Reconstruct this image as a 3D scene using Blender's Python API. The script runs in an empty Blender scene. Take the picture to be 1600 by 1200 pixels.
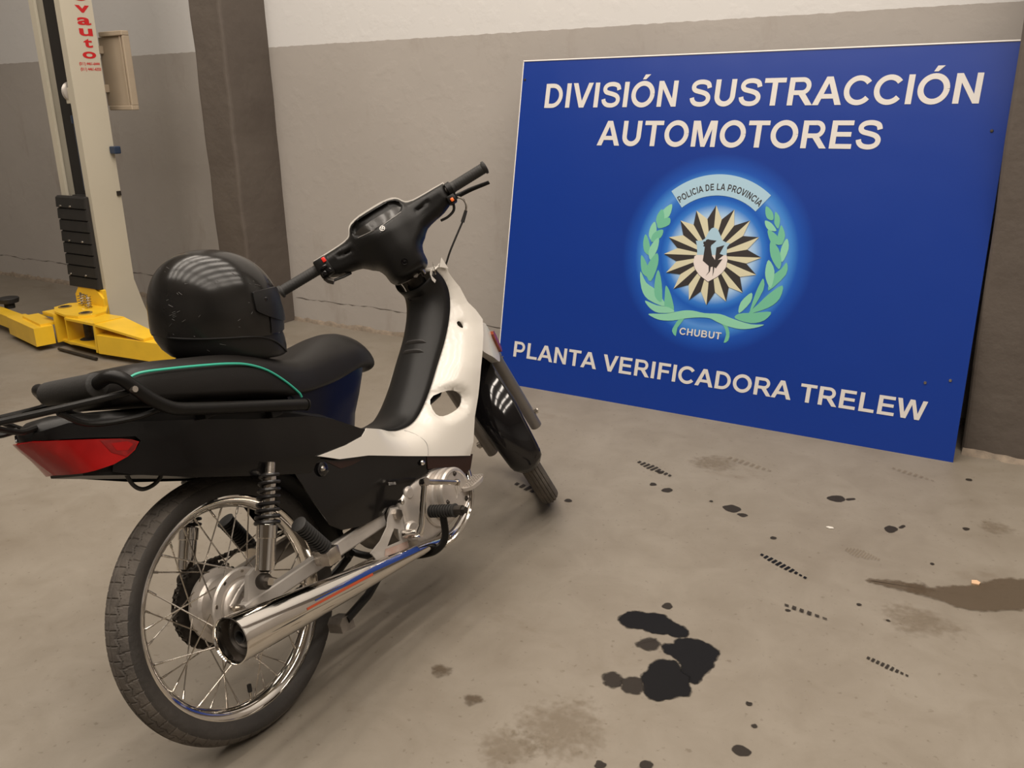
import bpy, bmesh, math, random
import numpy as np
from mathutils import Matrix, Vector
random.seed(7)
PI = math.pi
sc = bpy.context.scene
COL = sc.collection

# ------------------------------------------------------------------ camera
cam = bpy.data.cameras.new('camera')
cam.sensor_width = 36.0
cam.lens = 1400.0 / 1600.0 * 36.0
cam.clip_start = 0.05
camo = bpy.data.objects.new('camera', cam)
COL.objects.link(camo)
CR = [[0.8451293155933934, 0.1492267381546686, -0.5133106472150762],
      [0.5341822723450403, -0.271939564571561, 0.8004362392676376],
      [-0.020142984806914545, -0.950673579016661, -0.3095383761712279]]
camo.matrix_world = Matrix(((CR[0][0], -CR[0][1], -CR[0][2], 0.0),
                            (CR[1][0], -CR[1][1], -CR[1][2], 0.0),
                            (CR[2][0], -CR[2][1], -CR[2][2], 1.2905),
                            (0, 0, 0, 1)))
sc.camera = camo

# ------------------------------------------------------------------ world, exposure, lamps
world = bpy.data.worlds.new('world')
sc.world = world
world.use_nodes = True
world.node_tree.nodes['Background'].inputs[0].default_value = (0.9, 0.85, 0.78, 1)
world.node_tree.nodes['Background'].inputs[1].default_value = 0.15
sc.view_settings.view_transform = 'Standard'
sc.view_settings.look = 'None'
sc.view_settings.gamma = 1.0
sc.view_settings.use_curve_mapping = False
sc.view_settings.exposure = 0.0
LAMP_POWER = 23.0
LAMP_COLOR = (1.0, 0.90, 0.79)
CEIL = 4.6
LAMPS = []
for lx in (-4.2, -3.3, -2.4, -1.5, -0.6, 0.3, 1.2, 2.1):
    for ly in (-0.9, 0.8, 2.4):
        LAMPS.append((lx, ly))
for (lx, ly) in LAMPS:
    ld = bpy.data.lights.new('tube_light', 'AREA')
    ld.shape = 'RECTANGLE'
    ld.size = 0.22
    ld.size_y = 1.45
    ld.energy = LAMP_POWER
    ld.color = LAMP_COLOR
    lo = bpy.data.objects.new('tube_light', ld)
    lo.location = (lx, ly, CEIL - 0.13)
    COL.objects.link(lo)

# ------------------------------------------------------------------ materials
def mat(name, color, rough=0.5, metal=0.0, var=0.0, vscale=8.0, bump=0.0, bscale=40.0, spec=0.5, coat=0.0,
        c2=None, detail=6.0, rvar=0.0, trans=0.0, aniso=False):
    m = bpy.data.materials.new(name)
    m.use_nodes = True
    nt = m.node_tree
    b = nt.nodes['Principled BSDF']
    b.inputs['Base Color'].default_value = (*color, 1)
    b.inputs['Roughness'].default_value = rough
    b.inputs['Metallic'].default_value = metal
    b.inputs['Specular IOR Level'].default_value = spec
    b.inputs['Coat Weight'].default_value = coat
    b.inputs['Coat Roughness'].default_value = 0.05
    b.inputs['Transmission Weight'].default_value = trans
    tc = nt.nodes.new('ShaderNodeTexCoord')
    if var > 0 or c2:
        n = nt.nodes.new('ShaderNodeTexNoise')
        n.inputs['Scale'].default_value = vscale
        n.inputs['Detail'].default_value = detail
        nt.links.new(tc.outputs['Object'], n.inputs['Vector'])
        r = nt.nodes.new('ShaderNodeValToRGB')
        r.color_ramp.elements[0].position = 0.3
        r.color_ramp.elements[1].position = 0.7
        cb = c2 if c2 else tuple(min(1, c * (1 + var)) for c in color)
        ca = color if c2 else tuple(c * (1 - var) for c in color)
        r.color_ramp.elements[0].color = (*ca, 1)
        r.color_ramp.elements[1].color = (*cb, 1)
        nt.links.new(n.outputs['Fac'], r.inputs['Fac'])
        nt.links.new(r.outputs['Color'], b.inputs['Base Color'])
        if rvar > 0:
            mr = nt.nodes.new('ShaderNodeMapRange')
            mr.inputs['To Min'].default_value = max(0.02, rough - rvar)
            mr.inputs['To Max'].default_value = min(1, rough + rvar)
            nt.links.new(n.outputs['Fac'], mr.inputs['Value'])
            nt.links.new(mr.outputs[0], b.inputs['Roughness'])
    if bump > 0:
        n2 = nt.nodes.new('ShaderNodeTexNoise')
        n2.inputs['Scale'].default_value = bscale
        n2.inputs['Detail'].default_value = 4
        nt.links.new(tc.outputs['Object'], n2.inputs['Vector'])
        bp = nt.nodes.new('ShaderNodeBump')
        bp.inputs['Strength'].default_value = bump
        bp.inputs['Distance'].default_value = 0.01
        nt.links.new(n2.outputs['Fac'], bp.inputs['Height'])
        nt.links.new(bp.outputs['Normal'], b.inputs['Normal'])
    return m

def lin(r, g, b):
    f = lambda c: (c / 255 / 12.92) if c / 255 <= 0.04045 else ((c / 255 + 0.055) / 1.055) ** 2.4
    return (f(r), f(g), f(b))

M = {}
M['black_gloss'] = mat('gloss black plastic', (0.006, 0.0055, 0.006), 0.10, spec=0.4, coat=0.3)
M['black_body'] = mat('black painted body panel', (0.0045, 0.004, 0.004), 0.14, spec=0.35, coat=0.15, rvar=0.04, var=0.2, vscale=5)
M['navy'] = mat('dark navy panel', (0.004, 0.0045, 0.009), 0.2, spec=0.3)
M['black_plastic'] = mat('matt black plastic', (0.0065, 0.006, 0.0055), 0.38, spec=0.22, bump=0.04, bscale=300)
M['inner_plastic'] = mat('textured dark plastic', (0.0095, 0.009, 0.0085), 0.42, spec=0.22, bump=0.05, bscale=400)
M['seat'] = mat('black vinyl', (0.010, 0.0088, 0.008), 0.45, spec=0.25, bump=0.06, bscale=500)
M['rubber'] = mat('black rubber', (0.015, 0.014, 0.013), 0.65, var=0.2, bump=0.1, bscale=200)
M['tyre'] = mat('dusty tyre rubber', (0.020, 0.0175, 0.0155), 0.7, c2=(0.040, 0.034, 0.029), vscale=14, bump=0.15, bscale=120)
M['tread'] = mat('dusty tread rubber', (0.060, 0.052, 0.045), 0.85, c2=(0.125, 0.108, 0.092), vscale=18, bump=0.2, bscale=150)
M['chrome'] = mat('chrome', (0.72, 0.69, 0.65), 0.07, 1.0, var=0.06, vscale=12, rvar=0.04)
M['chrome_dull'] = mat('worn chrome', (0.52, 0.48, 0.43), 0.25, 1.0, var=0.2, vscale=30, rvar=0.1)
M['alu'] = mat('cast aluminium', (0.50, 0.46, 0.42), 0.34, 0.6, var=0.12, vscale=16, bump=0.06, bscale=250, rvar=0.08)
M['alu_dark'] = mat('dirty cast aluminium', (0.22, 0.20, 0.18), 0.5, 0.7, var=0.35, vscale=20, bump=0.1)
M['silver_paint'] = mat('silver painted steel', (0.40, 0.37, 0.34), 0.38, 0.35, var=0.12, vscale=14, rvar=0.08)
M['steel_dark'] = mat('dark oily steel', (0.045, 0.038, 0.032), 0.5, 0.6, var=0.4, vscale=40)
M['white_body'] = mat('cream white painted plastic', (0.60, 0.57, 0.52), 0.26, var=0.02, vscale=3, coat=0.15)
M['brown_gloss'] = mat('brownish black gloss plastic', (0.020, 0.008, 0.006), 0.12, spec=0.4)
M['lens_red'] = mat('red lens', (0.30, 0.006, 0.006), 0.12, spec=0.4, var=0.25, vscale=9)
M['lens_dark'] = mat('dark red lens', (0.20, 0.006, 0.006), 0.12, var=0.35, vscale=60, coat=0.5)
M['orange'] = mat('orange plastic', (0.85, 0.16, 0.03), 0.3)
M['amber'] = mat('amber lens', (0.35, 0.06, 0.015), 0.15, var=0.3, vscale=60, coat=0.5)
M['red'] = mat('red plastic', (0.75, 0.03, 0.02), 0.3)
M['green'] = mat('green piping', (0.03, 0.36, 0.25), 0.4)
M['gauge'] = mat('smoked gauge lens', (0.020, 0.018, 0.016), 0.2, spec=0.4)
M['white_print'] = mat('white print', (0.78, 0.76, 0.73), 0.4)
M['grey_print'] = mat('grey print', (0.35, 0.33, 0.31), 0.4)
M['sticker_blue'] = mat('blue sticker', (0.016, 0.036, 0.15), 0.18, spec=0.4)
M['sticker_red'] = mat('orange red sticker', (0.34, 0.06, 0.025), 0.22, spec=0.4)
M['rust'] = mat('faded orange overspray', (0.30, 0.16, 0.12), 0.5, c2=(0.36, 0.30, 0.26), vscale=40)
M['spring'] = mat('black spring coil', (0.010, 0.009, 0.009), 0.3, spec=0.4)
M['fork'] = mat('grey fork leg', (0.20, 0.185, 0.17), 0.4, 0.6, var=0.1)
M['yellow'] = mat('yellow enamel', (0.80, 0.50, 0.025), 0.35, var=0.08, vscale=9, coat=0.2)
M['post'] = mat('cream enamel', (0.50, 0.46, 0.37), 0.4, var=0.05, vscale=2)
M['beige'] = mat('beige enamel', (0.38, 0.31, 0.23), 0.45, var=0.05)
M['red_print'] = mat('red print', (0.50, 0.012, 0.015), 0.4)
M['blue_plastic'] = mat('dark blue plastic', (0.02, 0.035, 0.07), 0.4)
M['helmet'] = mat('scuffed black helmet shell', (0.008, 0.0075, 0.007), 0.19, c2=(0.018, 0.0165, 0.015), vscale=9, rvar=0.06, spec=0.3)
M['helmet_trim'] = mat('black helmet trim', (0.010, 0.0095, 0.0095), 0.4, spec=0.3)
M['scratch'] = mat('grey scuff', (0.07, 0.066, 0.062), 0.6)

# ------------------------------------------------------------------ mesh helpers
def mesh_obj(name, verts, faces, m, parent=None, smooth=False, sharp=35, loc=None, mats=None, fmat=None):
    me = bpy.data.meshes.new(name)
    me.from_pydata([tuple(v) for v in verts], [], faces)
    me.validate()
    if m is not None:
        me.materials.append(m)
    if mats:
        for k in mats:
            me.materials.append(k)
    if fmat:
        for p, i in zip(me.polygons, fmat):
            p.material_index = i
    bm = bmesh.new(); bm.from_mesh(me)
    bmesh.ops.recalc_face_normals(bm, faces=bm.faces)
    bm.to_mesh(me); bm.free()
    if smooth:
        me.shade_smooth()
        me.set_sharp_from_angle(angle=math.radians(sharp))
    o = bpy.data.objects.new(name, me)
    COL.objects.link(o)
    if parent is not None:
        o.parent = parent
    if loc is not None:
        o.location = loc
    return o

class MB:
    def __init__(s):
        s.v = []; s.f = []
    def add(s, v, f):
        n = len(s.v)
        s.v += [tuple(p) for p in v]
        s.f += [tuple(i + n for i in q) for q in f]
        return s
    def xf(s, fn):
        s.v = [tuple(fn(Vector(p))) for p in s.v]
        return s
    def obj(s, name, m, parent=None, smooth=False, sharp=35, loc=None):
        return mesh_obj(name, s.v, s.f, m, parent, smooth, sharp, loc)
    def box(s, x0, x1, y0, y1, z0, z1, b=0.0):
        if b <= 0:
            v = [(x, y, z) for z in (z0, z1) for y in (y0, y1) for x in (x0, x1)]
            return s.add(v, [(0, 2, 3, 1), (4, 5, 7, 6), (0, 1, 5, 4), (2, 6, 7, 3), (0, 4, 6, 2), (1, 3, 7, 5)])
        bm = bmesh.new()
        bmesh.ops.create_cube(bm, size=1)
        for w in bm.verts:
            w.co = Vector(((x0 + x1) / 2 + w.co.x * (x1 - x0), (y0 + y1) / 2 + w.co.y * (y1 - y0), (z0 + z1) / 2 + w.co.z * (z1 - z0)))
        bmesh.ops.bevel(bm, geom=list(bm.edges), offset=b, segments=2, affect='EDGES', profile=0.5)
        bm.verts.index_update()
        v = [w.co.copy() for w in bm.verts]; f = [tuple(w.index for w in q.verts) for q in bm.faces]
        bm.free()
        return s.add(v, f)
    def rings(s, rings, caps=True, closed=False):
        n = len(rings[0]); v = []; f = []
        for r in rings:
            v += [tuple(p) for p in r]
        m = len(rings)
        for i in range(m if closed else m - 1):
            a = i * n; b = ((i + 1) % m) * n
            for j in range(n):
                k = (j + 1) % n
                f.append((a + j, a + k, b + k, b + j))
        if caps and not closed:
            f.append(tuple(range(n))[::-1]); f.append(tuple(range((m - 1) * n, m * n)))
        return s.add(v, f)
    def tube(s, pts, r, n=10, closed=False, caps=True, sub=0, sx=1.0):
        P = [Vector(p) for p in pts]
        R = r if isinstance(r, (list, tuple)) else [r] * len(P)
        if sub:
            P, R = smooth_path(P, list(R), sub, closed)
        T = []
        for i in range(len(P)):
            if closed:
                t = P[(i + 1) % len(P)] - P[i - 1]
            else:
                t = P[min(i + 1, len(P) - 1)] - P[max(i - 1, 0)]
            T.append(t.normalized())
        ref = Vector((0, 0, 1)) if abs(T[0].z) < 0.9 else Vector((0, 1, 0))
        nrm = (ref - T[0] * ref.dot(T[0])).normalized()
        rg = []
        for i in range(len(P)):
            nrm = (nrm - T[i] * nrm.dot(T[i])).normalized()
            bn = T[i].cross(nrm)
            rg.append([P[i] + (nrm * math.cos(2 * PI * k / n) + bn * (math.sin(2 * PI * k / n) * sx)) * R[i] for k in range(n)])
        return s.rings(rg, caps, closed)
    def lathe(s, prof, axis='Y', n=32, center=(0, 0, 0), closed=False, caps=True):
        # prof: (r, h) along axis
        rg = []
        for (r, h) in prof:
            ring = []
            for k in range(n):
                a = 2 * PI * k / n
                c, d = r * math.cos(a), r * math.sin(a)
                p = {'Y': (c, h, d), 'Z': (c, d, h), 'X': (h, c, d)}[axis]
                ring.append((p[0] + center[0], p[1] + center[1], p[2] + center[2]))
            rg.append(ring)
        return s.rings(rg, caps, closed)
    def turned(s, prof, o, d, n=32, caps=False):
        # prof: (distance along d, radius); fixed frame, may double back
        o = Vector(o); d = Vector(d).normalized(); ref = Vector((0, 0, 1)) if abs(d.z) < .9 else Vector((1, 0, 0))
        a = (ref - d * ref.dot(d)).normalized(); b = d.cross(a)
        return s.rings([[o + d * t + (a * math.cos(2 * PI * k / n) + b * math.sin(2 * PI * k / n)) * r for k in range(n)] for t, r in prof], caps)
    def prism(s, poly, h0, h1, fn=lambda u, v, h: (u, v, h)):
        n = len(poly)
        v = [fn(u, w, h0) for u, w in poly] + [fn(u, w, h1) for u, w in poly]
        f = [tuple(range(n))[::-1], tuple(range(n, 2 * n))] + [(i, (i + 1) % n, n + (i + 1) % n, n + i) for i in range(n)]
        return s.add(v, f)

def smooth_path(P, R, sub, closed=False):
    n = len(P); oP = []; oR = []
    segs = n if closed else n - 1
    for i in range(segs):
        if closed:
            a, b, c, d = P[i - 1], P[i], P[(i + 1) % n], P[(i + 2) % n]
        else:
            b, c = P[i], P[i + 1]
            a = P[i - 1] if i > 0 else b * 2 - c
            d = P[i + 2] if i + 2 < n else c * 2 - b
        for k in range(sub):
            t = k / sub
            oP.append(0.5 * ((2 * b) + (c - a) * t + (2 * a - 5 * b + 4 * c - d) * t * t + (-a + 3 * b - 3 * c + d) * t ** 3))
            oR.append(R[i] * (1 - t) + R[(i + 1) % n] * t)
    if not closed:
        oP.append(P[-1]); oR.append(R[-1])
    return oP, oR

def smooth2(pts, sub=4, closed=True):
    P = [Vector((p[0], p[1], 0)) for p in pts]
    Q, _ = smooth_path(P, [0] * len(P), sub, closed)
    return [(q.x, q.y) for q in Q]

def pip(p, poly):
    x, y = p; c = False; n = len(poly); j = n - 1
    for i in range(n):
        xi, yi = poly[i]; xj, yj = poly[j]
        if (yi > y) != (yj > y) and x < (xj - xi) * (y - yi) / (yj - yi) + xi:
            c = not c
        j = i
    return c

def dist_poly(p, poly, closed=True):
    px, py = p; best = 1e9; n = len(poly)
    for i in range(n if closed else n - 1):
        ax, ay = poly[i]; bx, by = poly[(i + 1) % n]
        dx, dy = bx - ax, by - ay
        L = dx * dx + dy * dy
        t = 0 if L == 0 else max(0, min(1, ((px - ax) * dx + (py - ay) * dy) / L))
        d = math.hypot(px - ax - t * dx, py - ay - t * dy)
        best = min(best, d)
    return best

def patch(name, outline, fn, m, parent, grid=0.012, holes=(), thick=0.0, back=None, sharp=50):
    """flat outline (u,v) cut on a grid and mapped by fn to 3-D; thick: second layer fn(u,v,thick)"""
    bm = bmesh.new()
    loops = [outline] + list(holes)
    allv = []
    for lp in loops:
        vs = [bm.verts.new((u, v, 0)) for u, v in lp]
        for i in range(len(vs)):
            bm.edges.new((vs[i], vs[(i + 1) % len(vs)]))
    bmesh.ops.triangle_fill(bm, use_beauty=True, edges=list(bm.edges))
    us = [p[0] for p in outline]; vs_ = [p[1] for p in outline]
    g = grid
    if g > 0:
        u = math.floor(min(us) / g) * g + g
        while u < max(us):
            bmesh.ops.bisect_plane(bm, geom=list(bm.verts) + list(bm.edges) + list(bm.faces), plane_co=(u + 1.3e-5, 0, 0), plane_no=(1, 0, 0), dist=1e-6)
            u += g
        v = math.floor(min(vs_) / g) * g + g
        while v < max(vs_):
            bmesh.ops.bisect_plane(bm, geom=list(bm.verts) + list(bm.edges) + list(bm.faces), plane_co=(0, v + 1.1e-5, 0), plane_no=(0, 1, 0), dist=1e-6)
            v += g
    bmesh.ops.remove_doubles(bm, verts=list(bm.verts), dist=1e-5)
    bm.verts.index_update()
    flat = [(w.co.x, w.co.y) for w in bm.verts]
    faces = [tuple(w.index for w in f.verts) for f in bm.faces]
    bed = [tuple(w.index for w in e.verts) for e in bm.edges if len(e.link_faces) == 1]
    bm.free()
    v0 = [fn(u, v, 0.0) for u, v in flat]
    if thick or back:
        bf = back if back else fn
        v1 = [bf(u, v, thick) for u, v in flat]
        n = len(v0)
        F = list(faces) + [tuple(i + n for i in f[::-1]) for f in faces] + [(a, b, b + n, a + n) for a, b in bed]
        return mesh_obj(name, v0 + v1, F, m, parent, True, sharp)
    return mesh_obj(name, v0, faces, m, parent, True, sharp)

def text_obj(name, body, m, parent, fn, width=None, height=None, offset=0.0, shear=0.0, thick=0.0004, spacing=1.0, align='LEFT'):
    """built-in font to flat letters; scaled to width x cap height, mapped by fn(u, v)"""
    cu = bpy.data.curves.new('lettering', 'FONT')
    cu.body = body
    cu.size = 1.0
    cu.offset = offset
    cu.shear = shear
    cu.space_character = spacing
    cu.resolution_u = 6
    to = bpy.data.objects.new('lettering', cu)
    COL.objects.link(to)
    dg = bpy.context.evaluated_depsgraph_get()
    me = bpy.data.meshes.new_from_object(to.evaluated_get(dg))
    bpy.data.objects.remove(to)
    co = [v.co.copy() for v in me.vertices]
    faces = [tuple(p.vertices) for p in me.polygons]
    x0 = min(c.x for c in co); x1 = max(c.x for c in co)
    sx = width / (x1 - x0) if width else 1
    H = 0.70
    sy = height / H if height else sx
    v = [fn((c.x - x0) * sx, c.y * sy) for c in co]
    bpy.data.meshes.remove(me)
    return mesh_obj(name, v, faces, m, parent)

def tag(o, label=None, cat=None, group=None, kind=None):
    if label: o['label'] = label
    if cat: o['category'] = cat
    if group: o['group'] = group
    if kind: o['kind'] = kind
    return o

def empty(name, mw=None, parent=None):
    o = bpy.data.objects.new(name, None)
    o.empty_display_size = 0.1
    COL.objects.link(o)
    if mw is not None: o.matrix_world = mw
    if parent is not None: o.parent = parent
    return o
# ================================================================== ROOM
WY = 3.765          # wall plane
XL, XR, YB = -9.0, 6.5, -6.5

def wall_material():
    m = bpy.data.materials.new('two tone painted concrete')
    m.use_nodes = True
    nt = m.node_tree; b = nt.nodes['Principled BSDF']
    N = nt.nodes.new; Lk = nt.links.new
    geo = N('ShaderNodeNewGeometry')
    sep = N('ShaderNodeSeparateXYZ'); Lk(geo.outputs['Position'], sep.inputs[0])
    n1 = N('ShaderNodeTexNoise'); n1.inputs['Scale'].default_value = 22; n1.inputs['Detail'].default_value = 5
    Lk(geo.outputs['Position'], n1.inputs['Vector'])
    ma = N('ShaderNodeMath'); ma.operation = 'MULTIPLY_ADD'; ma.inputs[1].default_value = 0.012; Lk(n1.outputs['Fac'], ma.inputs[0]); Lk(sep.outputs['Z'], ma.inputs[2])
    gt = N('ShaderNodeMath'); gt.operation = 'GREATER_THAN'; gt.inputs[1].default_value = 1.560; Lk(ma.outputs[0], gt.inputs[0])
    n2 = N('ShaderNodeTexNoise'); n2.inputs['Scale'].default_value = 1.1; n2.inputs['Detail'].default_value = 8
    Lk(geo.outputs['Position'], n2.inputs['Vector'])
    r1 = N('ShaderNodeValToRGB'); r1.color_ramp.elements[0].position = 0.3; r1.color_ramp.elements[1].position = 0.75
    r1.color_ramp.elements[0].color = (0.350, 0.322, 0.296, 1); r1.color_ramp.elements[1].color = (0.405, 0.375, 0.346, 1)
    Lk(n2.outputs['Fac'], r1.inputs['Fac'])
    # grime smudges on the lower band
    mp = N('ShaderNodeMapping'); mp.inputs['Scale'].default_value = (3.5, 3.5, 1.1); Lk(geo.outputs['Position'], mp.inputs[0])
    n3 = N('ShaderNodeTexNoise'); n3.inputs['Scale'].default_value = 1.3; n3.inputs['Detail'].default_value = 9; n3.inputs['Roughness'].default_value = 0.65
    Lk(mp.outputs[0], n3.inputs['Vector'])
    r3 = N('ShaderNodeValToRGB'); r3.color_ramp.elements[0].position = 0.56; r3.color_ramp.elements[1].position = 0.78
    r3.color_ramp.elements[0].color = (1, 1, 1, 1); r3.color_ramp.elements[1].color = (0.72, 0.67, 0.62, 1)
    Lk(n3.outputs['Fac'], r3.inputs['Fac'])
    mg = N('ShaderNodeMix'); mg.data_type = 'RGBA'; mg.blend_type = 'MULTIPLY'; mg.inputs[0].default_value = 0.8
    Lk(r1.outputs[0], mg.inputs[6]); Lk(r3.outputs[0], mg.inputs[7])
    mx = N('ShaderNodeMix'); mx.data_type = 'RGBA'
    Lk(gt.outputs[0], mx.inputs[0]); Lk(mg.outputs[2], mx.inputs[6]); mx.inputs[7].default_value = (0.615, 0.605, 0.595, 1)
    Lk(mx.outputs[2], b.inputs['Base Color'])
    b.inputs['Roughness'].default_value = 0.75
    n4 = N('ShaderNodeTexNoise'); n4.inputs['Scale'].default_value = 16; n4.inputs['Detail'].default_value = 8; Lk(geo.outputs['Position'], n4.inputs['Vector'])
    r4 = N('ShaderNodeValToRGB'); r4.color_ramp.elements[0].position = 0.5; r4.color_ramp.elements[1].position = 0.72; Lk(n4.outputs['Fac'], r4.inputs['Fac'])
    bp = N('ShaderNodeBump'); bp.inputs['Strength'].default_value = 0.12; bp.inputs['Distance'].default_value = 0.006; Lk(r4.outputs[0], bp.inputs['Height'])
    Lk(bp.outputs['Normal'], b.inputs['Normal'])
    return m

def floor_material():
    m = bpy.data.materials.new('worn concrete floor')
    m.use_nodes = True
    nt = m.node_tree; b = nt.nodes['Principled BSDF']
    N = nt.nodes.new; Lk = nt.links.new
    geo = N('ShaderNodeNewGeometry')
    n1 = N('ShaderNodeTexNoise'); n1.inputs['Scale'].default_value = 0.9; n1.inputs['Detail'].default_value = 10; n1.inputs['Roughness'].default_value = 0.6
    Lk(geo.outputs['Position'], n1.inputs['Vector'])
    r1 = N('ShaderNodeValToRGB'); e = r1.color_ramp.elements
    e[0].position = 0.28; e[0].color = (0.172, 0.147, 0.116, 1)
    e[1].position = 0.72; e[1].color = (0.228, 0.203, 0.168, 1)
    k = e.new(0.5); k.color = (0.203, 0.178, 0.144, 1)
    Lk(n1.outputs['Fac'], r1.inputs['Fac'])
    n2 = N('ShaderNodeTexNoise'); n2.inputs['Scale'].default_value = 7; n2.inputs['Detail'].default_value = 10; n2.inputs['Roughness'].default_value = 0.7
    n2.inputs['Distortion'].default_value = 0.6
    Lk(geo.outputs['Position'], n2.inputs['Vector'])
    r2 = N('ShaderNodeValToRGB'); r2.color_ramp.elements[0].position = 0.35; r2.color_ramp.elements[1].position = 0.62
    r2.color_ramp.elements[0].color = (0.84, 0.82, 0.79, 1); r2.color_ramp.elements[1].color = (1, 1, 1, 1)
    Lk(n2.outputs['Fac'], r2.inputs['Fac'])
    mg = N('ShaderNodeMix'); mg.data_type = 'RGBA'; mg.blend_type = 'MULTIPLY'; mg.inputs[0].default_value = 0.8
    Lk(r1.outputs[0], mg.inputs[6]); Lk(r2.outputs[0], mg.inputs[7])
    # brown tyre dirt patches
    n3 = N('ShaderNodeTexNoise'); n3.inputs['Scale'].default_value = 1.7; n3.inputs['Detail'].default_value = 12; n3.inputs['Roughness'].default_value = 0.62
    mp = N('ShaderNodeMapping'); mp.inputs['Location'].default_value = (3.1, 1.7, 0); mp.inputs['Scale'].default_value = (1.0, 1.6, 1); Lk(geo.outputs['Position'], mp.inputs[0]); Lk(mp.outputs[0], n3.inputs['Vector'])
    r3 = N('ShaderNodeValToRGB'); r3.color_ramp.elements[0].position = 0.60; r3.color_ramp.elements[1].position = 0.74
    r3.color_ramp.elements[0].color = (1, 1, 1, 1); r3.color_ramp.elements[1].color = (0.62, 0.53, 0.44, 1)
    Lk(n3.outputs['Fac'], r3.inputs['Fac'])
    mh = N('ShaderNodeMix'); mh.data_type = 'RGBA'; mh.blend_type = 'MULTIPLY'; mh.inputs[0].default_value = 0.9
    Lk(mg.outputs[2], mh.inputs[6]); Lk(r3.outputs[0], mh.inputs[7])
    # fine pores
    n5 = N('ShaderNodeTexNoise'); n5.inputs['Scale'].default_value = 60; n5.inputs['Detail'].default_value = 4; Lk(geo.outputs['Position'], n5.inputs['Vector'])
    r5 = N('ShaderNodeValToRGB'); r5.color_ramp.elements[0].position = 0.27; r5.color_ramp.elements[1].position = 0.36
    r5.color_ramp.elements[0].color = (0.55, 0.5, 0.45, 1); r5.color_ramp.elements[1].color = (1, 1, 1, 1); Lk(n5.outputs['Fac'], r5.inputs['Fac'])
    mj = N('ShaderNodeMix'); mj.data_type = 'RGBA'; mj.blend_type = 'MULTIPLY'; mj.inputs[0].default_value = 0.6
    Lk(mh.outputs[2], mj.inputs[6]); Lk(r5.outputs[0], mj.inputs[7])
    Lk(mj.outputs[2], b.inputs['Base Color'])
    mr = N('ShaderNodeMapRange'); mr.inputs['To Min'].default_value = 0.48; mr.inputs['To Max'].default_value = 0.68; Lk(n2.outputs['Fac'], mr.inputs[0]); Lk(mr.outputs[0], b.inputs['Roughness'])
    b.inputs['Specular IOR Level'].default_value = 0.35
    bp = N('ShaderNodeBump'); bp.inputs['Strength'].default_value = 0.12; bp.inputs['Distance'].default_value = 0.004; Lk(n2.outputs['Fac'], bp.inputs['Height']); Lk(bp.outputs['Normal'], b.inputs['Normal'])
    return m

M['wall'] = wall_material()
M['floor'] = floor_material()
M['pillar'] = mat('dark grey painted concrete', (0.082, 0.066, 0.055), 0.8, c2=(0.104, 0.086, 0.072), vscale=3.0, bump=0.5, bscale=14, detail=9)
M['ceiling'] = mat('pale ceiling', (0.45, 0.41, 0.36), 0.8, var=0.06, vscale=1.0)

fl = MB().box(XL, XR, YB, WY + 0.2, -0.1, 0.0).obj('floor', M['floor']); tag(fl, 'worn beige grey concrete floor with oil drips', kind='structure')
wb = MB().box(XL, XR, WY, WY + 0.2, 0.0, CEIL).obj('wall_back', M['wall']); tag(wb, 'concrete wall painted white above and grey below', kind='structure')
wl = MB().box(XL - 0.2, XL, YB, WY, 0.0, CEIL).obj('wall_left', M['wall']); tag(wl, kind='structure')
wr = MB().box(XR, XR + 0.2, YB, WY, 0.0, CEIL).obj('wall_right', M['wall']); tag(wr, kind='structure')
wf = MB().box(XL, XR, YB - 0.2, YB, 0.0, CEIL).obj('wall_front', M['wall']); tag(wf, kind='structure')
ce = MB().box(XL, XR, YB, WY, CEIL, CEIL + 0.15).obj('ceiling', M['ceiling']); tag(ce, kind='structure')

def pillar(name, x0, x1, y0, y1):
    bm = bmesh.new()
    bmesh.ops.create_cube(bm, size=1)
    for w in bm.verts:
        w.co = Vector(((x0 + x1) / 2 + w.co.x * (x1 - x0), (y0 + y1) / 2 + w.co.y * (y1 - y0), CEIL / 2 + w.co.z * CEIL))
    ed = [e for e in bm.edges if abs(e.verts[0].co.z - e.verts[1].co.z) > 1 and e.verts[0].co.y < (y0 + y1) / 2]
    bmesh.ops.bevel(bm, geom=ed, offset=0.018, segments=3, affect='EDGES', profile=0.5)
    z = 0.15
    while z < CEIL:
        bmesh.ops.bisect_plane(bm, geom=list(bm.verts) + list(bm.edges) + list(bm.faces), plane_co=(0, 0, z), plane_no=(0, 0, 1))
        z += 0.06
    from mathutils import noise
    for w in bm.verts:
        d = noise.noise(w.co * 5.0) * 0.004
        w.co.x += d; w.co.y += d * (1 if w.co.y < y1 - 0.02 else 0)
    bm.verts.index_update()
    o = mesh_obj(name, [w.co.copy() for w in bm.verts], [tuple(w.index for w in f.verts) for f in bm.faces], M['pillar'])
    bm.free()
    return o
p1 = pillar('trim_1', -4.215, -3.972, 3.45, WY + 0.02)
tag(p1, 'dark grey concrete pillar behind the lift post and helmet', kind='structure')
p2 = pillar('trim_2', -0.262, 0.10, 3.45, WY + 0.02)
tag(p2, 'dark grey concrete pillar at the right edge beside the blue sign', kind='structure')

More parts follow.
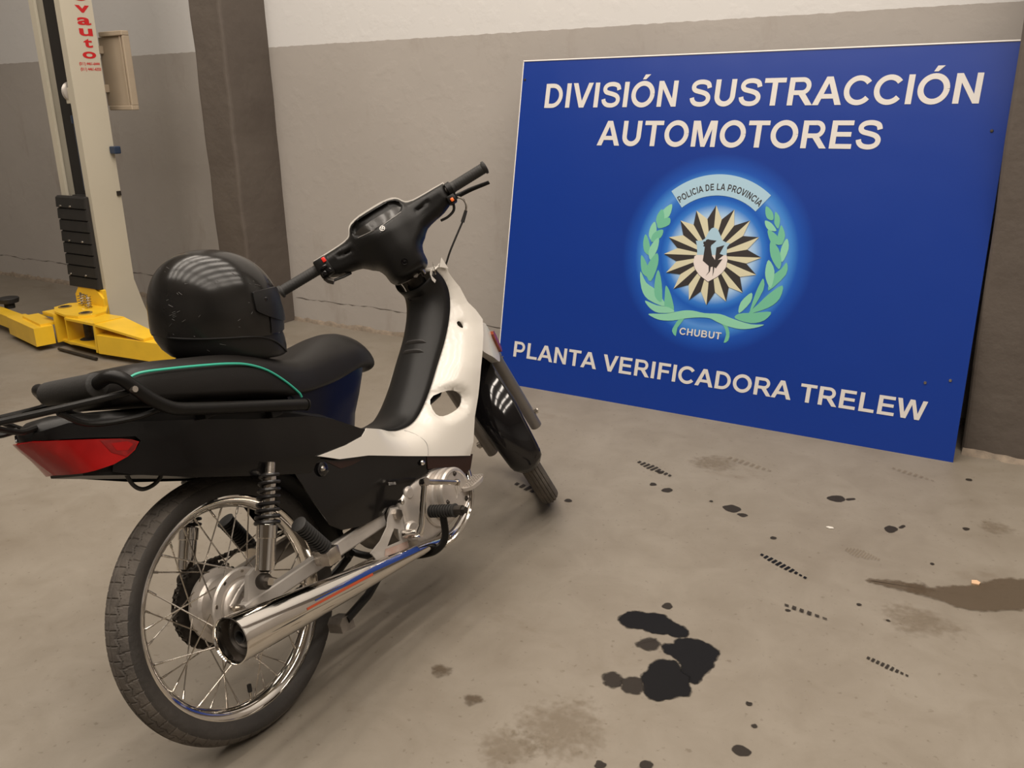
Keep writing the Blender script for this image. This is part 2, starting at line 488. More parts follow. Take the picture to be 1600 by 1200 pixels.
# rough mortar strip at the wall foot
def foot_strip(name, x0, x1, y, d, h, mtl, seed):
    rs = random.Random(seed); n = max(6, int((x1 - x0) / 0.035)); rg = []
    for i in range(n + 1):
        x = x0 + (x1 - x0) * i / n
        dd = d * rs.uniform(0.35, 1.0); hh = h * rs.uniform(0.5, 1.0)
        rg.append([(x, y + 0.01, 0.0), (x, y - dd, 0.0), (x, y - dd * 0.6, hh * 0.55), (x, y - 0.001, hh), (x, y + 0.01, hh)])
    return MB().rings(rg).obj(name, mtl, None, True, 60)
M['mortar'] = mat('pale crumbling mortar', (0.25, 0.20, 0.15), 0.9, c2=(0.16, 0.13, 0.10), vscale=30, bump=0.5, bscale=60)
b1 = foot_strip('baseboard_back', -3.97, -0.27, WY, 0.018, 0.03, M['mortar'], 3); tag(b1, kind='structure')
b2 = foot_strip('baseboard_left', XL, -4.22, WY, 0.022, 0.035, M['mortar'], 4); tag(b2, kind='structure')
b3 = foot_strip('baseboard_right', -0.255, 0.10, 3.45, 0.035, 0.02, M['mortar'], 5); tag(b3, kind='structure')
for px_, x0_, x1_ in (('baseboard_pillar', -4.21, -3.975),):
    b4 = foot_strip(px_, x0_, x1_, 3.45, 0.02, 0.02, M['mortar'], 6); tag(b4, kind='structure')

# horizontal cracks near the wall foot (thin recess lines laid as narrow dark strips of broken plaster)
M['crack'] = mat('dark crack', (0.06, 0.05, 0.04), 0.9, var=0.3)
def crack(x0, x1, z0, seed):
    rs = random.Random(seed); z = z0; up = []; dn = []
    n = int((x1 - x0) / 0.03)
    for i in range(n + 1):
        x = x0 + (x1 - x0) * i / n
        z += rs.uniform(-0.005, 0.005) + (z0 - z) * 0.1
        w = rs.uniform(0.0004, 0.0028) if rs.random() < 0.8 else 0.0002
        up.append((x, WY - 0.0012, z + w)); dn.append((x, WY - 0.0012, z - w))
    v = up + dn; k = len(up)
    return mesh_obj('crack', v, [(i, i + 1, k + i + 1, k + i) for i in range(k - 1)], M['crack'], wb)
crack(-3.95, -2.35, 0.145, 1); crack(-8.5, -5.0, 0.16, 2)

# ceiling lamps (housing above each tube light)
M['lamp_body'] = mat('white lamp housing', (0.7, 0.68, 0.64), 0.5)
lamp_me = MB().box(-0.10, 0.10, -0.66, 0.66, -0.11, -0.02, 0.01).box(-0.02, 0.02, -0.5, -0.46, -0.02, 0.0).box(-0.02, 0.02, 0.46, 0.5, -0.02, 0.0)
first = lamp_me.obj('ceiling_lamp', M['lamp_body'])
for i, (lx, ly) in enumerate(LAMPS):
    o = first if i == 0 else first.copy()
    if i: COL.objects.link(o)
    o.location = (lx, ly, CEIL)
    tag(o, 'white strip lamp on the ceiling outside the picture', 'lamp', 'strip lamps on the ceiling')

# ================================================================== FLOOR MARKS
def stain_material(name, col, alpha, rough):
    m = bpy.data.materials.new(name); m.use_nodes = True
    nt = m.node_tree; b = nt.nodes['Principled BSDF']
    b.inputs['Base Color'].default_value = (*col, 1); b.inputs['Roughness'].default_value = rough
    b.inputs['Specular IOR Level'].default_value = 0.12
    at = nt.nodes.new('ShaderNodeAttribute'); at.attribute_name = 'edge'
    geo = nt.nodes.new('ShaderNodeNewGeometry')
    n = nt.nodes.new('ShaderNodeTexNoise'); n.inputs['Scale'].default_value = 55; n.inputs['Detail'].default_value = 6
    nt.links.new(geo.outputs['Position'], n.inputs['Vector'])
    a = nt.nodes.new('ShaderNodeMath'); a.operation = 'MULTIPLY_ADD'; a.inputs[1].default_value = 0.9
    nt.links.new(n.outputs['Fac'], a.inputs[0]); nt.links.new(at.outputs['Fac'], a.inputs[2])
    r = nt.nodes.new('ShaderNodeMapRange'); r.inputs['From Min'].default_value = 0.60; r.inputs['From Max'].default_value = 0.95
    r.inputs['To Min'].default_value = 0.0; r.inputs['To Max'].default_value = alpha; r.clamp = True
    nt.links.new(a.outputs[0], r.inputs[0]); nt.links.new(r.outputs[0], b.inputs['Alpha'])
    return m
M['oil'] = stain_material('wet dark oil', (0.006, 0.0055, 0.0055), 1.0, 0.45)
M['oil_dry'] = stain_material('dried brown oil', (0.028, 0.023, 0.019), 0.92, 0.6)
M['damp'] = stain_material('faint damp brown patch', (0.09, 0.065, 0.042), 0.65, 0.5)
M['dust'] = stain_material('faint tan dirt', (0.14, 0.10, 0.06), 0.28, 0.6)
M['chip'] = mat('pale orange chip', (0.55, 0.36, 0.22), 0.7)
lvl = [0.0006]
def stain(name, poly, m, grow=0.006, grid=0.015, sm=True, fan=False):
    z = lvl[0]; lvl[0] += 0.00003
    P = smooth2(poly, 3) if sm else poly
    cx = sum(p[0] for p in P) / len(P); cy = sum(p[1] for p in P) / len(P)
    ext = max(math.hypot(p[0] - cx, p[1] - cy) for p in P)
    ring = []
    n = len(P)
    for i in range(n):
        a = Vector(P[i - 1]); b = Vector(P[(i + 1) % n]); t = (b - a)
        nn = Vector((t.y, -t.x)); nn = nn.normalized() if nn.length > 0 else nn
        if (Vector(P[i]) + nn * 1e-3 - Vector((cx, cy))).length < (Vector(P[i]) - Vector((cx, cy))).length - 0: nn = nn
        ring.append((P[i], nn))
    area = sum(P[i - 1][0] * P[i][1] - P[i][0] * P[i - 1][1] for i in range(n))
    sg = 1 if area > 0 else -1
    V = []; A = []
    for (p, nn) in ring:
        V.append((p[0] + nn.x * grow * sg, p[1] + nn.y * grow * sg, z)); A.append(0.0)
    for (p, nn) in ring:
        V.append((p[0] - nn.x * grow * 0.8 * sg, p[1] - nn.y * grow * 0.8 * sg, z)); A.append(0.75)
    F = [(i, (i + 1) % n, n + (i + 1) % n, n + i) for i in range(n)]
    if fan:
        V = [(p[0], p[1], z) for p in P] + [(cx + (p[0] - cx) * .6, cy + (p[1] - cy) * .6, z) for p in P] + [(cx, cy, z)]
        A = [0.0] * n + [0.35] * n + [0.6]
        F += [(n + i, n + (i + 1) % n, 2 * n) for i in range(n)]
    else:
        F.append(tuple(range(n, 2 * n)))
    o = mesh_obj(name, V, F, m, fl)
    at = o.data.attributes.new('edge', 'FLOAT', 'POINT')
    for i, a in enumerate(A): at.data[i].value = a
    return o
oilA = [(-0.86, 1.825), (-0.854, 1.854), (-0.844, 1.872), (-0.825, 1.878), (-0.808, 1.882), (-0.787, 1.894), (-0.765, 1.896), (-0.743, 1.885), (-0.718, 1.875), (-0.698, 1.87), (-0.683, 1.851), (-0.683, 1.833), (-0.697, 1.825), (-0.712, 1.821), (-0.725, 1.826), (-0.738, 1.812), (-0.759, 1.81), (-0.775, 1.808), (-0.794, 1.81), (-0.811, 1.801), (-0.829, 1.801), (-0.844, 1.809)]
oilB = [(-0.774, 1.746), (-0.771, 1.761), (-0.765, 1.775), (-0.748, 1.786), (-0.739, 1.786), (-0.725, 1.771), (-0.725, 1.752), (-0.732, 1.74), (-0.748, 1.738), (-0.764, 1.74)]
oilC = [(-0.713, 1.766), (-0.712, 1.78), (-0.696, 1.792), (-0.696, 1.812), (-0.681, 1.827), (-0.659, 1.835), (-0.639, 1.837), (-0.612, 1.83), (-0.593, 1.818), (-0.587, 1.799), (-0.584, 1.765), (-0.583, 1.736), (-0.591, 1.711), (-0.587, 1.696), (-0.593, 1.675), (-0.606, 1.671), (-0.625, 1.685), (-0.641, 1.702), (-0.645, 1.720), (-0.655, 1.730), (-0.668, 1.74), (-0.685, 1.745), (-0.698, 1.748)]
oilD = [(-0.708, 1.627), (-0.707, 1.656), (-0.708, 1.695), (-0.7, 1.714), (-0.676, 1.726), (-0.656, 1.725), (-0.638, 1.697), (-0.617, 1.688), (-0.605, 1.662), (-0.592, 1.642), (-0.591, 1.623), (-0.609, 1.61), (-0.624, 1.591), (-0.643, 1.574), (-0.666, 1.572), (-0.682, 1.589), (-0.694, 1.609)]
oilE = [(-0.784, 1.589), (-0.781, 1.606), (-0.765, 1.614), (-0.746, 1.608), (-0.737, 1.59), (-0.743, 1.569), (-0.756, 1.563), (-0.773, 1.571)]
oilF = [(-0.739, 1.595), (-0.733, 1.616), (-0.717, 1.625), (-0.701, 1.618), (-0.688, 1.592), (-0.694, 1.57), (-0.714, 1.567), (-0.729, 1.574)]
for P in (oilA, oilC, oilD): stain('oil_stain', P, M['oil'], 0.008)
for P in (oilB, oilE, oilF): stain('oil_stain', P, M['oil_dry'], 0.009)
for P in ([(-0.449, 1.505), (-0.447, 1.524), (-0.435, 1.528), (-0.416, 1.522), (-0.416, 1.506), (-0.432, 1.499)],
          [(-0.854, 2.581), (-0.833, 2.606), (-0.806, 2.6), (-0.795, 2.584), (-0.809, 2.557), (-0.835, 2.561)],
          [(-0.796, 2.552), (-0.78, 2.565), (-0.763, 2.557), (-0.775, 2.54)],
          [(-0.582, 2.811), (-0.571, 2.836), (-0.547, 2.85), (-0.528, 2.829), (-0.536, 2.802), (-0.562, 2.798)],
          [(-0.526, 2.834), (-0.507, 2.852), (-0.5, 2.845), (-0.518, 2.827)],
          [(-0.377, 2.684), (-0.368, 2.706), (-0.342, 2.697), (-0.353, 2.661), (-0.371, 2.664)],
          [(-0.342, 2.709), (-0.332, 2.731), (-0.326, 2.722), (-0.336, 2.703)]):
    stain('oil_spot', P, M['oil_dry'], 0.0035)
def blob(x, y, r, m, e=1.0, name='oil_spot', seed=0, soft=False):
    rs = random.Random(seed + int(x * 1000) + int(y * 777))
    P = [(x + r * e * rs.uniform(0.7, 1.15) * math.cos(a * PI / 4), y + r * rs.uniform(0.7, 1.15) * math.sin(a * PI / 4)) for a in range(8)]
    stain(name, P, m, min(0.0035, r * 0.5), fan=soft)
for (x, y, r) in [(-0.65, 2.451, .010), (-0.203, 3.194, .011), (-0.166, 2.797, .010), (-1.138, 2.736, .012), (-1.120, 2.628, .012), (-1.058, 2.609, .018), (-0.66, 1.328, .012),
                  (-0.581, 1.376, .014), (-0.467, 1.665, .007), (-0.775, 1.942, .014), (-0.9, 2.6, .006), (-0.35, 2.2, .006), (-0.27, 2.16, .005), (-1.31, 2.37, .013), (-0.22, 2.52, .006), (-0.50, 2.08, .006), (-0.433, 1.60, .006),
                  (-1.42, 1.05, .012), (-1.55, 0.98, .006)]:
    blob(x, y, r, M['oil_dry'], 1.0)
for (x, y, r, m) in [(-1.123, 1.417, .032, 'damp'), (-0.994, 1.364, .030, 'damp'), (-0.78, 1.38, .13, 'dust'), (-0.85, 1.28, .09, 'dust'), (-1.0, 2.9, .10, 'dust'), (-0.23, 2.36, .05, 'damp'), (-0.2, 2.2, .12, 'dust'), (-0.10, 2.85, .07, 'dust')]:
    blob(x, y, r, M[m], 1.0, 'dirt_patch', 0, True)
stain('damp_patch', [(-0.36, 2.335), (-0.29, 2.37), (-0.212, 2.375), (-0.185, 2.394), (-0.147, 2.423), (-0.099, 2.457), (-0.063, 2.51), (-0.024, 2.54), (0.036, 2.555), (0.12, 2.57), (0.15, 2.45), (0.043, 2.405), (-0.011, 2.369), (-0.075, 2.326), (-0.124, 2.315), (-0.166, 2.326), (-0.197, 2.331), (-0.28, 2.33)], M['damp'], 0.012)
def tread_print(x0, y0, x1, y1, n, wdt, m, seed):
    rs = random.Random(seed)
    dx, dy = x1 - x0, y1 - y0; L = math.hypot(dx, dy); tx, ty = dx / L, dy / L; nx, ny = -ty, tx
    for i in range(n):
        t = (i + 0.5) / n; w = wdt * (0.35 + 0.65 * math.sin(PI * min(1, t * 1.15))) * rs.uniform(0.8, 1.1); h = L / n * 0.27
        cx, cy = x0 + dx * t, y0 + dy * t
        P = [(cx - tx * h + nx * w, cy - ty * h + ny * w), (cx + tx * h + nx * w * .9, cy + ty * h + ny * w * .9), (cx + tx * h * 1.6 - nx * w, cy + ty * h * 1.6 - ny * w), (cx - tx * h * .4 - nx * w, cy - ty * h * .4 - ny * w)]
        stain('tread_mark', P, m, 0.0012, sm=False)
tread_print(-0.655, 2.335, -0.50, 2.262, 11, 0.013, M['oil'], 1)
tread_print(-0.285, 1.972, -0.185, 1.944, 9, 0.009, M['oil_dry'], 2)
tread_print(-1.25, 2.785, -1.09, 2.72, 9, 0.02, M['oil_dry'], 3)
tread_print(-1.54, 2.40, -1.36, 2.36, 7, 0.02, M['oil_dry'], 4)
tread_print(-0.45, 2.486, -0.35, 2.467, 12, 0.024, M['dust'], 5)
tread_print(-0.98, 2.98, -0.80, 2.93, 8, 0.02, M['dust'], 6)
tread_print(-0.45, 3.17, -0.30, 3.12, 8, 0.015, M['dust'], 7)
tread_print(-0.52, 2.10, -0.40, 2.085, 6, 0.008, M['oil_dry'], 8)
chip = MB().prism([(-0.008, -0.012), (0.010, -0.010), (0.012, 0.004), (0.002, 0.012), (-0.010, 0.006)], 0.0, 0.004).obj('paint_chip', M['chip'])
chip.location = (-0.105, 2.467, 0.001)
tag(chip, 'small pale orange chip lying on the brown damp patch', 'debris')
chip2 = MB().prism([(-0.012, -0.003), (0.0, -0.008), (0.012, -0.002), (0.006, 0.004), (-0.006, 0.003)], 0.0, 0.003).obj('paint_chip', mat('white chip', (0.6, 0.57, 0.52), 0.7))
chip2.location = (-0.52, 2.60, 0.001)
tag(chip2, 'tiny white chip lying on the open floor right of the front wheel', 'debris')

# ================================================================== BLUE SIGN
SX, SY, LEAN = -2.22, 3.33, math.radians(11.5)
SW, SH = 1.95, 1.45
sgn = empty('leaning_sign', Matrix.Translation((SX, SY, 0.0)) @ Matrix.Rotation(-LEAN, 4, 'X'))
# local frame: x along the sign, z up the sign, -y out of its face
def sign_blue():
    m = bpy.data.materials.new('blue printed sheet'); m.use_nodes = True
    nt = m.node_tree; b = nt.nodes['Principled BSDF']; N = nt.nodes.new; Lk = nt.links.new
    tc = N('ShaderNodeTexCoord')
    mp = N('ShaderNodeMapping'); mp.vector_type = 'POINT'; mp.inputs['Location'].default_value = (-0.975, 0, -0.665); Lk(tc.outputs['Object'], mp.inputs[0])
    sp = N('ShaderNodeSeparateXYZ'); Lk(mp.outputs[0], sp.inputs[0])
    cb = N('ShaderNodeCombineXYZ'); Lk(sp.outputs[0], cb.inputs[0]); Lk(sp.outputs[2], cb.inputs[1])
    ln = N('ShaderNodeVectorMath'); ln.operation = 'LENGTH'; Lk(cb.outputs[0], ln.inputs[0])
    r = N('ShaderNodeValToRGB'); e = r.color_ramp.elements
    base = (0.0025, 0.030, 0.235); mid = (0.008, 0.085, 0.42); lite = (0.30, 0.48, 0.72)
    e[0].position = 0.0; e[0].color = (0.5, 0.6, 0.75, 1)
    e[1].position = 0.40; e[1].color = (*base, 1)
    for pz, c in ((0.12, (0.60, 0.62, 0.70)), (0.165, lite), (0.20, (0.03, 0.17, 0.55)), (0.225, mid), (0.27, (0.03, 0.15, 0.50)), (0.29, (0.08, 0.24, 0.60)), (0.31, (0.04, 0.19, 0.55)), (0.34, (0.008, 0.07, 0.38))):
        k = e.new(pz); k.color = (*c, 1)
    Lk(ln.outputs['Value'], r.inputs['Fac'])
    Lk(r.outputs[0], b.inputs['Base Color'])
    b.inputs['Roughness'].default_value = 0.33
    b.inputs['Specular IOR Level'].default_value = 0.45
    n = N('ShaderNodeTexNoise'); n.inputs['Scale'].default_value = 2.2; n.inputs['Detail'].default_value = 2; Lk(tc.outputs['Object'], n.inputs['Vector'])
    bp = N('ShaderNodeBump'); bp.inputs['Strength'].default_value = 0.25; bp.inputs['Distance'].default_value = 0.02; Lk(n.outputs['Fac'], bp.inputs['Height']); Lk(bp.outputs['Normal'], b.inputs['Normal'])
    return m
M['sign'] = sign_blue()
MB().box(0, SW, 0, 0.004, 0.0, SH).obj('printed_sheet', M['sign'], sgn)
fr = MB().box(0.004, SW - 0.004, 0.0045, 0.03, 0.004, 0.034).box(0.004, SW - 0.004, 0.0045, 0.03, SH - 0.034, SH - 0.002)
fr.box(0.004, 0.034, 0.0045, 0.03, 0.034, SH - 0.034).box(SW - 0.034, SW - 0.004, 0.0045, 0.03, 0.034, SH - 0.034).box(SW / 2 - .015, SW / 2 + .015, 0.0045, 0.03, 0.034, SH - 0.034)
fr.obj('back_frame', M['silver_paint'], sgn)
for bx_ in (0.25, 1.65):
    MB().box(bx_, bx_ + 0.03, 0.03, 0.132, SH - 0.06, SH - 0.034).obj('wall_prop', M['silver_paint'], sgn)
MB().tube([(-0.002, -0.001, SH), (SW + .002, -0.001, SH)], 0.003, 6).tube([(-0.002, 0.001, 0), (-0.002, 0.001, SH)], 0.0025, 6).obj('edge_strip', M['white_print'], sgn)
for (sx_, sz_) in ((SW - 0.045, 1.155), (SW - 0.05, 0.29), (0.012, 1.37), (SW - 0.13, 0.27), (0.02, 0.12)):
    MB().lathe([(0.0, -0.0035), (0.005, -0.003), (0.006, 0.0)], 'Y', 10, (sx_, 0, sz_)).obj('rivet', M['steel_dark'] if sz_ > 1 else M['chrome_dull'], sgn)
EPS = [0.0008]
def F2(u, v): return (u, -EPS[0], v)
def spoly(name, poly, m, e=None, parent=None):
    if e: EPS[0] = e
    P = [F2(u, v) for u, v in poly]
    bm = bmesh.new(); vs = [bm.verts.new(p) for p in P]; es = [bm.edges.new((vs[i], vs[(i + 1) % len(vs)])) for i in range(len(vs))]
    bmesh.ops.triangle_fill(bm, use_beauty=True, edges=es, normal=(0, -1, 0)); bm.verts.index_update()
    v = [w.co.copy() for w in bm.verts]; f = [tuple(w.index for w in q.verts) for q in bm.faces]; bm.free()
    return v, f
def sobj(name, polys, m, e, parent=None):
    EPS[0] = e; mb = MB()
    for p in polys:
        v, f = spoly('', p, m); mb.add(v, f)
    return mb.obj(name, m, parent or sgn)
def stext(body, u0, v0, w, h, m, e=0.0012, off=0.035, shear=0.2, sp=1.0, name='lettering'):
    EPS[0] = e
    return text_obj(name, body, m, sgn, lambda a, b: F2(u0 + a, v0 + b), w, h, off, shear, spacing=sp)

# ------------------------------------------------------------------ bold grotesque capitals drawn from strokes (cap height 1)
def ribbon(pts, w, ends=None):
    L = []; R = []
    n = len(pts)
    for i in range(n):
        a = Vector(pts[max(i - 1, 0)]); b = Vector(pts[min(i + 1, n - 1)]); t = (b - a).normalized()
        nn = Vector((-t.y, t.x)); p = Vector(pts[i])
        L.append(tuple(p + nn * w / 2)); R.append(tuple(p - nn * w / 2))
    return [('strip', L, R)]
def arc(cx, cy, rx, ry, a0, a1, n=14):
    return [(cx + rx * math.cos(math.radians(a0 + (a1 - a0) * i / n)), cy + ry * math.sin(math.radians(a0 + (a1 - a0) * i / n))) for i in range(n + 1)]
def rc(x0, x1, y0, y1): return [('poly', [(x0, y0), (x1, y0), (x1, y1), (x0, y1)])]
def pl(*p): return [('poly', list(p))]
def sp_(pts):
    P, _ = smooth_path([Vector((x, y, 0)) for x, y in pts], [0] * len(pts), 4)
    return [(q.x, q.y) for q in P]
W_ = 0.185
G_ = {}
G_['I'] = (.388, rc(.095, .295, 0, 1))
G_['D'] = (1.008, rc(.10, .30, 0, 1) + ribbon([(.2, .085), (.45, .085)] + arc(.45, .5, .395, .415, -90, 90) + [(.45, .915), (.2, .915)], W_ - .01))
G_['O'] = (1.087, ribbon(arc(.543, .5, .405, .425, 0, 360, 36), W_ + .005))
G_['Ó'] = (1.087, G_['O'][1] + pl((.46, 1.08), (.56, 1.27), (.79, 1.27), (.60, 1.08)))
G_['C'] = (1.008, ribbon(arc(.53, .5, .405, .425, 37, 323, 30), W_))
G_['U'] = (1.008, ribbon([(.2, 1), (.2, .5)] + arc(.505, .38, .305, .30, 180, 360) + [(.81, .5), (.81, 1)], W_ + .01))
G_['S'] = (.932, ribbon(sp_([(.80, .69), (.745, .84), (.62, .905), (.46, .925), (.29, .895), (.185, .81), (.17, .70), (.24, .61), (.38, .565), (.55, .52), (.70, .455), (.785, .34), (.765, .20), (.65, .105), (.47, .075), (.28, .115), (.17, .22), (.135, .33)]), W_ - .01))
G_['V'] = (.932, pl((0, 1), (.218, 1), (.466, .27), (.716, 1), (.93, 1), (.575, 0), (.36, 0)))
G_['A'] = (1.008, pl((0, 0), (.39, 1), (.61, 1), (1.01, 0), (.79, 0), (.50, .77), (.215, 0)) + rc(.26, .75, .225, .39))
G_['N'] = (1.008, rc(.10, .29, 0, 1) + rc(.715, .905, 0, 1) + pl((.10, 1), (.295, 1), (.905, 0), (.71, 0)))
G_['M'] = (1.163, rc(.10, .285, 0, 1) + rc(.88, 1.065, 0, 1) + pl((.10, 1), (.38, 1), (.665, 0), (.50, 0), (.20, .95)) + pl((1.065, 1), (.785, 1), (.50, 0), (.665, 0), (.965, .95)))
G_['R'] = (1.008, rc(.10, .30, 0, 1) + ribbon([(.2, .917), (.58, .917)] + arc(.58, .685, .225, .232, 90, -90) + [(.2, .453)], .166) + pl((.42, .46), (.65, .50), (1.01, 0), (.77, 0)))
G_['P'] = (.932, rc(.10, .30, 0, 1) + ribbon([(.2, .917), (.54, .917)] + arc(.54, .66, .235, .257, 90, -90) + [(.2, .403)], .168))
G_['B'] = (1.008, rc(.10, .30, 0, 1) + ribbon([(.2, .917), (.57, .917)] + arc(.57, .73, .20, .187, 90, -90) + [(.2, .543)], .165) + ribbon([(.2, .543), (.60, .543)] + arc(.60, .313, .23, .230, 90, -90) + [(.2, .083)], .166))
G_['E'] = (.932, rc(.10, .30, 0, 1) + rc(.2, .86, 0, .17) + rc(.2, .80, .43, .595) + rc(.2, .84, .83, 1))
G_['F'] = (.853, rc(.10, .30, 0, 1) + rc(.2, .73, .43, .595) + rc(.2, .80, .83, 1))
G_['L'] = (.853, rc(.10, .30, 0, 1) + rc(.2, .80, 0, .17))
G_['T'] = (.853, rc(.327, .527, 0, 1) + rc(.03, .825, .83, 1))
G_['H'] = (1.008, rc(.10, .30, 0, 1) + rc(.705, .905, 0, 1) + rc(.2, .8, .42, .595))
G_['W'] = (1.318, pl((0, 1), (.207, 1), (.365, .30), (.555, 1), (.765, 1), (.955, .30), (1.11, 1), (1.315, 1), (1.065, 0), (.85, 0), (.66, .73), (.47, 0), (.25, 0)))
G_[' '] = (.39, [])
def glyphs(body, place, m, parent=None):
    """one flat vinyl letter per character; place(x, adv) -> function(u, v) on the sheet"""
    x = 0.0; e0 = EPS[0]; out = []
    for ch in body:
        adv, prims = G_[ch]
        fn = place(x, adv); mb = MB()
        for k, p in enumerate(prims):
            EPS[0] = e0 + 0.00004 * k
            if p[0] == 'poly':
                v, f = spoly('', [fn(a, b) for a, b in p[1]], None)
                mb.add(v, f)
            else:
                Lp = [F2(*fn(a, b)) for a, b in p[1]]; Rp = [F2(*fn(a, b)) for a, b in p[2]]
                n = len(Lp)
                mb.add(Lp + Rp, [(i, i + 1, n + i + 1, n + i) for i in range(n - 1)])
        if prims: out.append(mb.obj('printed_letter', m, parent or sgn))
        x += adv
    EPS[0] = e0
    return out
def caps_line(body, u0, u1, v0, h, m, e, shear=0.03):
    EPS[0] = e
    tot = sum(G_[c][0] for c in body) - .1 - (.1 if body[-1] not in 'W' else 0)
    s = (u1 - u0) / tot
    return glyphs(body, lambda x, adv: (lambda a, b: (u0 + (x + a - .1) * s + b * h * shear, v0 + b * h)), m)

M['letter'] = mat('off white vinyl lettering', (0.60, 0.575, 0.55), 0.45)
caps_line('DIVISIÓN SUSTRACCIÓN', 0.1255, 1.852, 1.2465, 0.1025, M['letter'], 0.0014)
caps_line('AUTOMOTORES', 0.413, 1.545, 1.0885, 0.102, M['letter'], 0.0014)
caps_line('PLANTA VERIFICADORA TRELEW', 0.078, 1.838, 0.1315, 0.0715, M['letter'], 0.0014)
# emblem
M['e_cream'] = mat('cream print', (0.56, 0.535, 0.38), 0.5)
M['e_black'] = mat('black print', (0.022, 0.018, 0.018), 0.5)
M['e_green'] = mat('green print', (0.13, 0.42, 0.28), 0.5)
M['e_green2'] = mat('light green print', (0.22, 0.52, 0.36), 0.5)
M['e_sky'] = mat('pale blue print', (0.33, 0.50, 0.62), 0.5)
M['e_pink'] = mat('pinkish white print', (0.66, 0.60, 0.58), 0.5)
LL = [[(0.7732, 0.8545), (0.7674, 0.8091), (0.7382, 0.8006), (0.742, 0.8322)], [(0.7345, 0.8318), (0.7457, 0.801), (0.7352, 0.762), (0.716, 0.7819), (0.718, 0.81)], [(0.7685, 0.8001), (0.77, 0.7745), (0.7295, 0.7582), (0.7236, 0.7823), (0.7428, 0.7939)], [(0.7088, 0.778), (0.7187, 0.7399), (0.71, 0.7028), (0.6898, 0.724), (0.6933, 0.7595)], [(0.7459, 0.7486), (0.7401, 0.7202), (0.7057, 0.7003), (0.7051, 0.725), (0.7221, 0.7437)], [(0.6743, 0.7245), (0.6939, 0.6889), (0.7012, 0.6469), (0.6765, 0.6593), (0.6677, 0.6942)], [(0.7319, 0.7127), (0.7308, 0.6703), (0.7089, 0.6276), (0.6973, 0.6608), (0.7122, 0.6973)], [(0.6666, 0.6372), (0.6924, 0.6035), (0.7095, 0.5565), (0.6795, 0.5667), (0.6677, 0.6016)], [(0.7317, 0.6492), (0.7398, 0.6073), (0.719, 0.5416), (0.6965, 0.5682), (0.7031, 0.6115)], [(0.6734, 0.5662), (0.7015, 0.5257), (0.7432, 0.501), (0.7882, 0.4448), (0.7167, 0.4626), (0.6847, 0.5026)], [(0.7477, 0.5796), (0.7664, 0.5316), (0.7747, 0.4613), (0.7457, 0.4798), (0.739, 0.5362)], [(0.7907, 0.5197), (0.8136, 0.4865), (0.8319, 0.4281), (0.797, 0.4351), (0.7904, 0.4771)], [(0.7103, 0.4511), (0.7583, 0.4382), (0.8045, 0.4359), (0.829, 0.4207), (0.7692, 0.4107), (0.7328, 0.4247)]]
LR = [[(1.167, 0.8647), (1.191, 0.8443), (1.1964, 0.8185), (1.1774, 0.8207), (1.1669, 0.8398)], [(1.2042, 0.845), (1.2223, 0.8231), (1.2216, 0.7872), (1.2064, 0.8027), (1.2039, 0.8221)], [(1.1707, 0.8105), (1.1932, 0.8019), (1.213, 0.7769), (1.1862, 0.7786), (1.1728, 0.7942)], [(1.2339, 0.7945), (1.2503, 0.7597), (1.2414, 0.7264), (1.2263, 0.7516), (1.2281, 0.7778)], [(1.1866, 0.7753), (1.2188, 0.7577), (1.2362, 0.7261), (1.2057, 0.7306), (1.1919, 0.7494)], [(1.2615, 0.7441), (1.27, 0.7088), (1.2544, 0.6619), (1.2437, 0.6938), (1.2493, 0.727)], [(1.2024, 0.7303), (1.2322, 0.7061), (1.2479, 0.6613), (1.2415, 0.6345), (1.2092, 0.6781)], [(1.2688, 0.6531), (1.271, 0.6107), (1.219, 0.5497), (1.2259, 0.6001), (1.2521, 0.6288)], [(1.2018, 0.6577), (1.2267, 0.6201), (1.2211, 0.5599), (1.2002, 0.5912), (1.1947, 0.624)], [(1.2606, 0.5636), (1.2567, 0.5168), (1.2213, 0.4798), (1.1567, 0.4527), (1.1862, 0.4896), (1.2154, 0.526)], [(1.1877, 0.5835), (1.1928, 0.5439), (1.1559, 0.4594), (1.1652, 0.5211), (1.1769, 0.5624)], [(1.1474, 0.5261), (1.1482, 0.4924), (1.1123, 0.4479), (1.1141, 0.4889)], [(1.2272, 0.4603), (1.2077, 0.428), (1.1618, 0.4126), (1.105, 0.4232), (1.1166, 0.4415), (1.1707, 0.4508)]]
for k, L_ in enumerate(LL + LR):
    gx = sum(p[0] for p in L_) / len(L_); gz = sum(p[1] for p in L_) / len(L_)
    L_ = [(gx + (p[0] - gx) * 1.14, gz + (p[1] - gz) * 1.10) for p in L_]
    sobj('laurel_leaf', [smooth2(L_, 3)], M['e_green'] if k % 3 else M['e_green2'], 0.0010 + 0.00002 * k)
sobj('ribbon_tail', [smooth2([(0.8624, 0.3939), (0.8437, 0.3619), (0.8372, 0.3398), (0.8562, 0.3207), (0.8594, 0.3566), (0.8845, 0.3964)], 2)], M['e_green'], 0.0012)
sobj('ribbon_tail', [smooth2([(1.0137, 0.4164), (1.0532, 0.3863), (1.068, 0.3536), (1.0616, 0.3195), (1.08, 0.3309), (1.0811, 0.362), (1.0668, 0.3914), (1.0432, 0.4094)], 2)], M['e_green'], 0.0012)
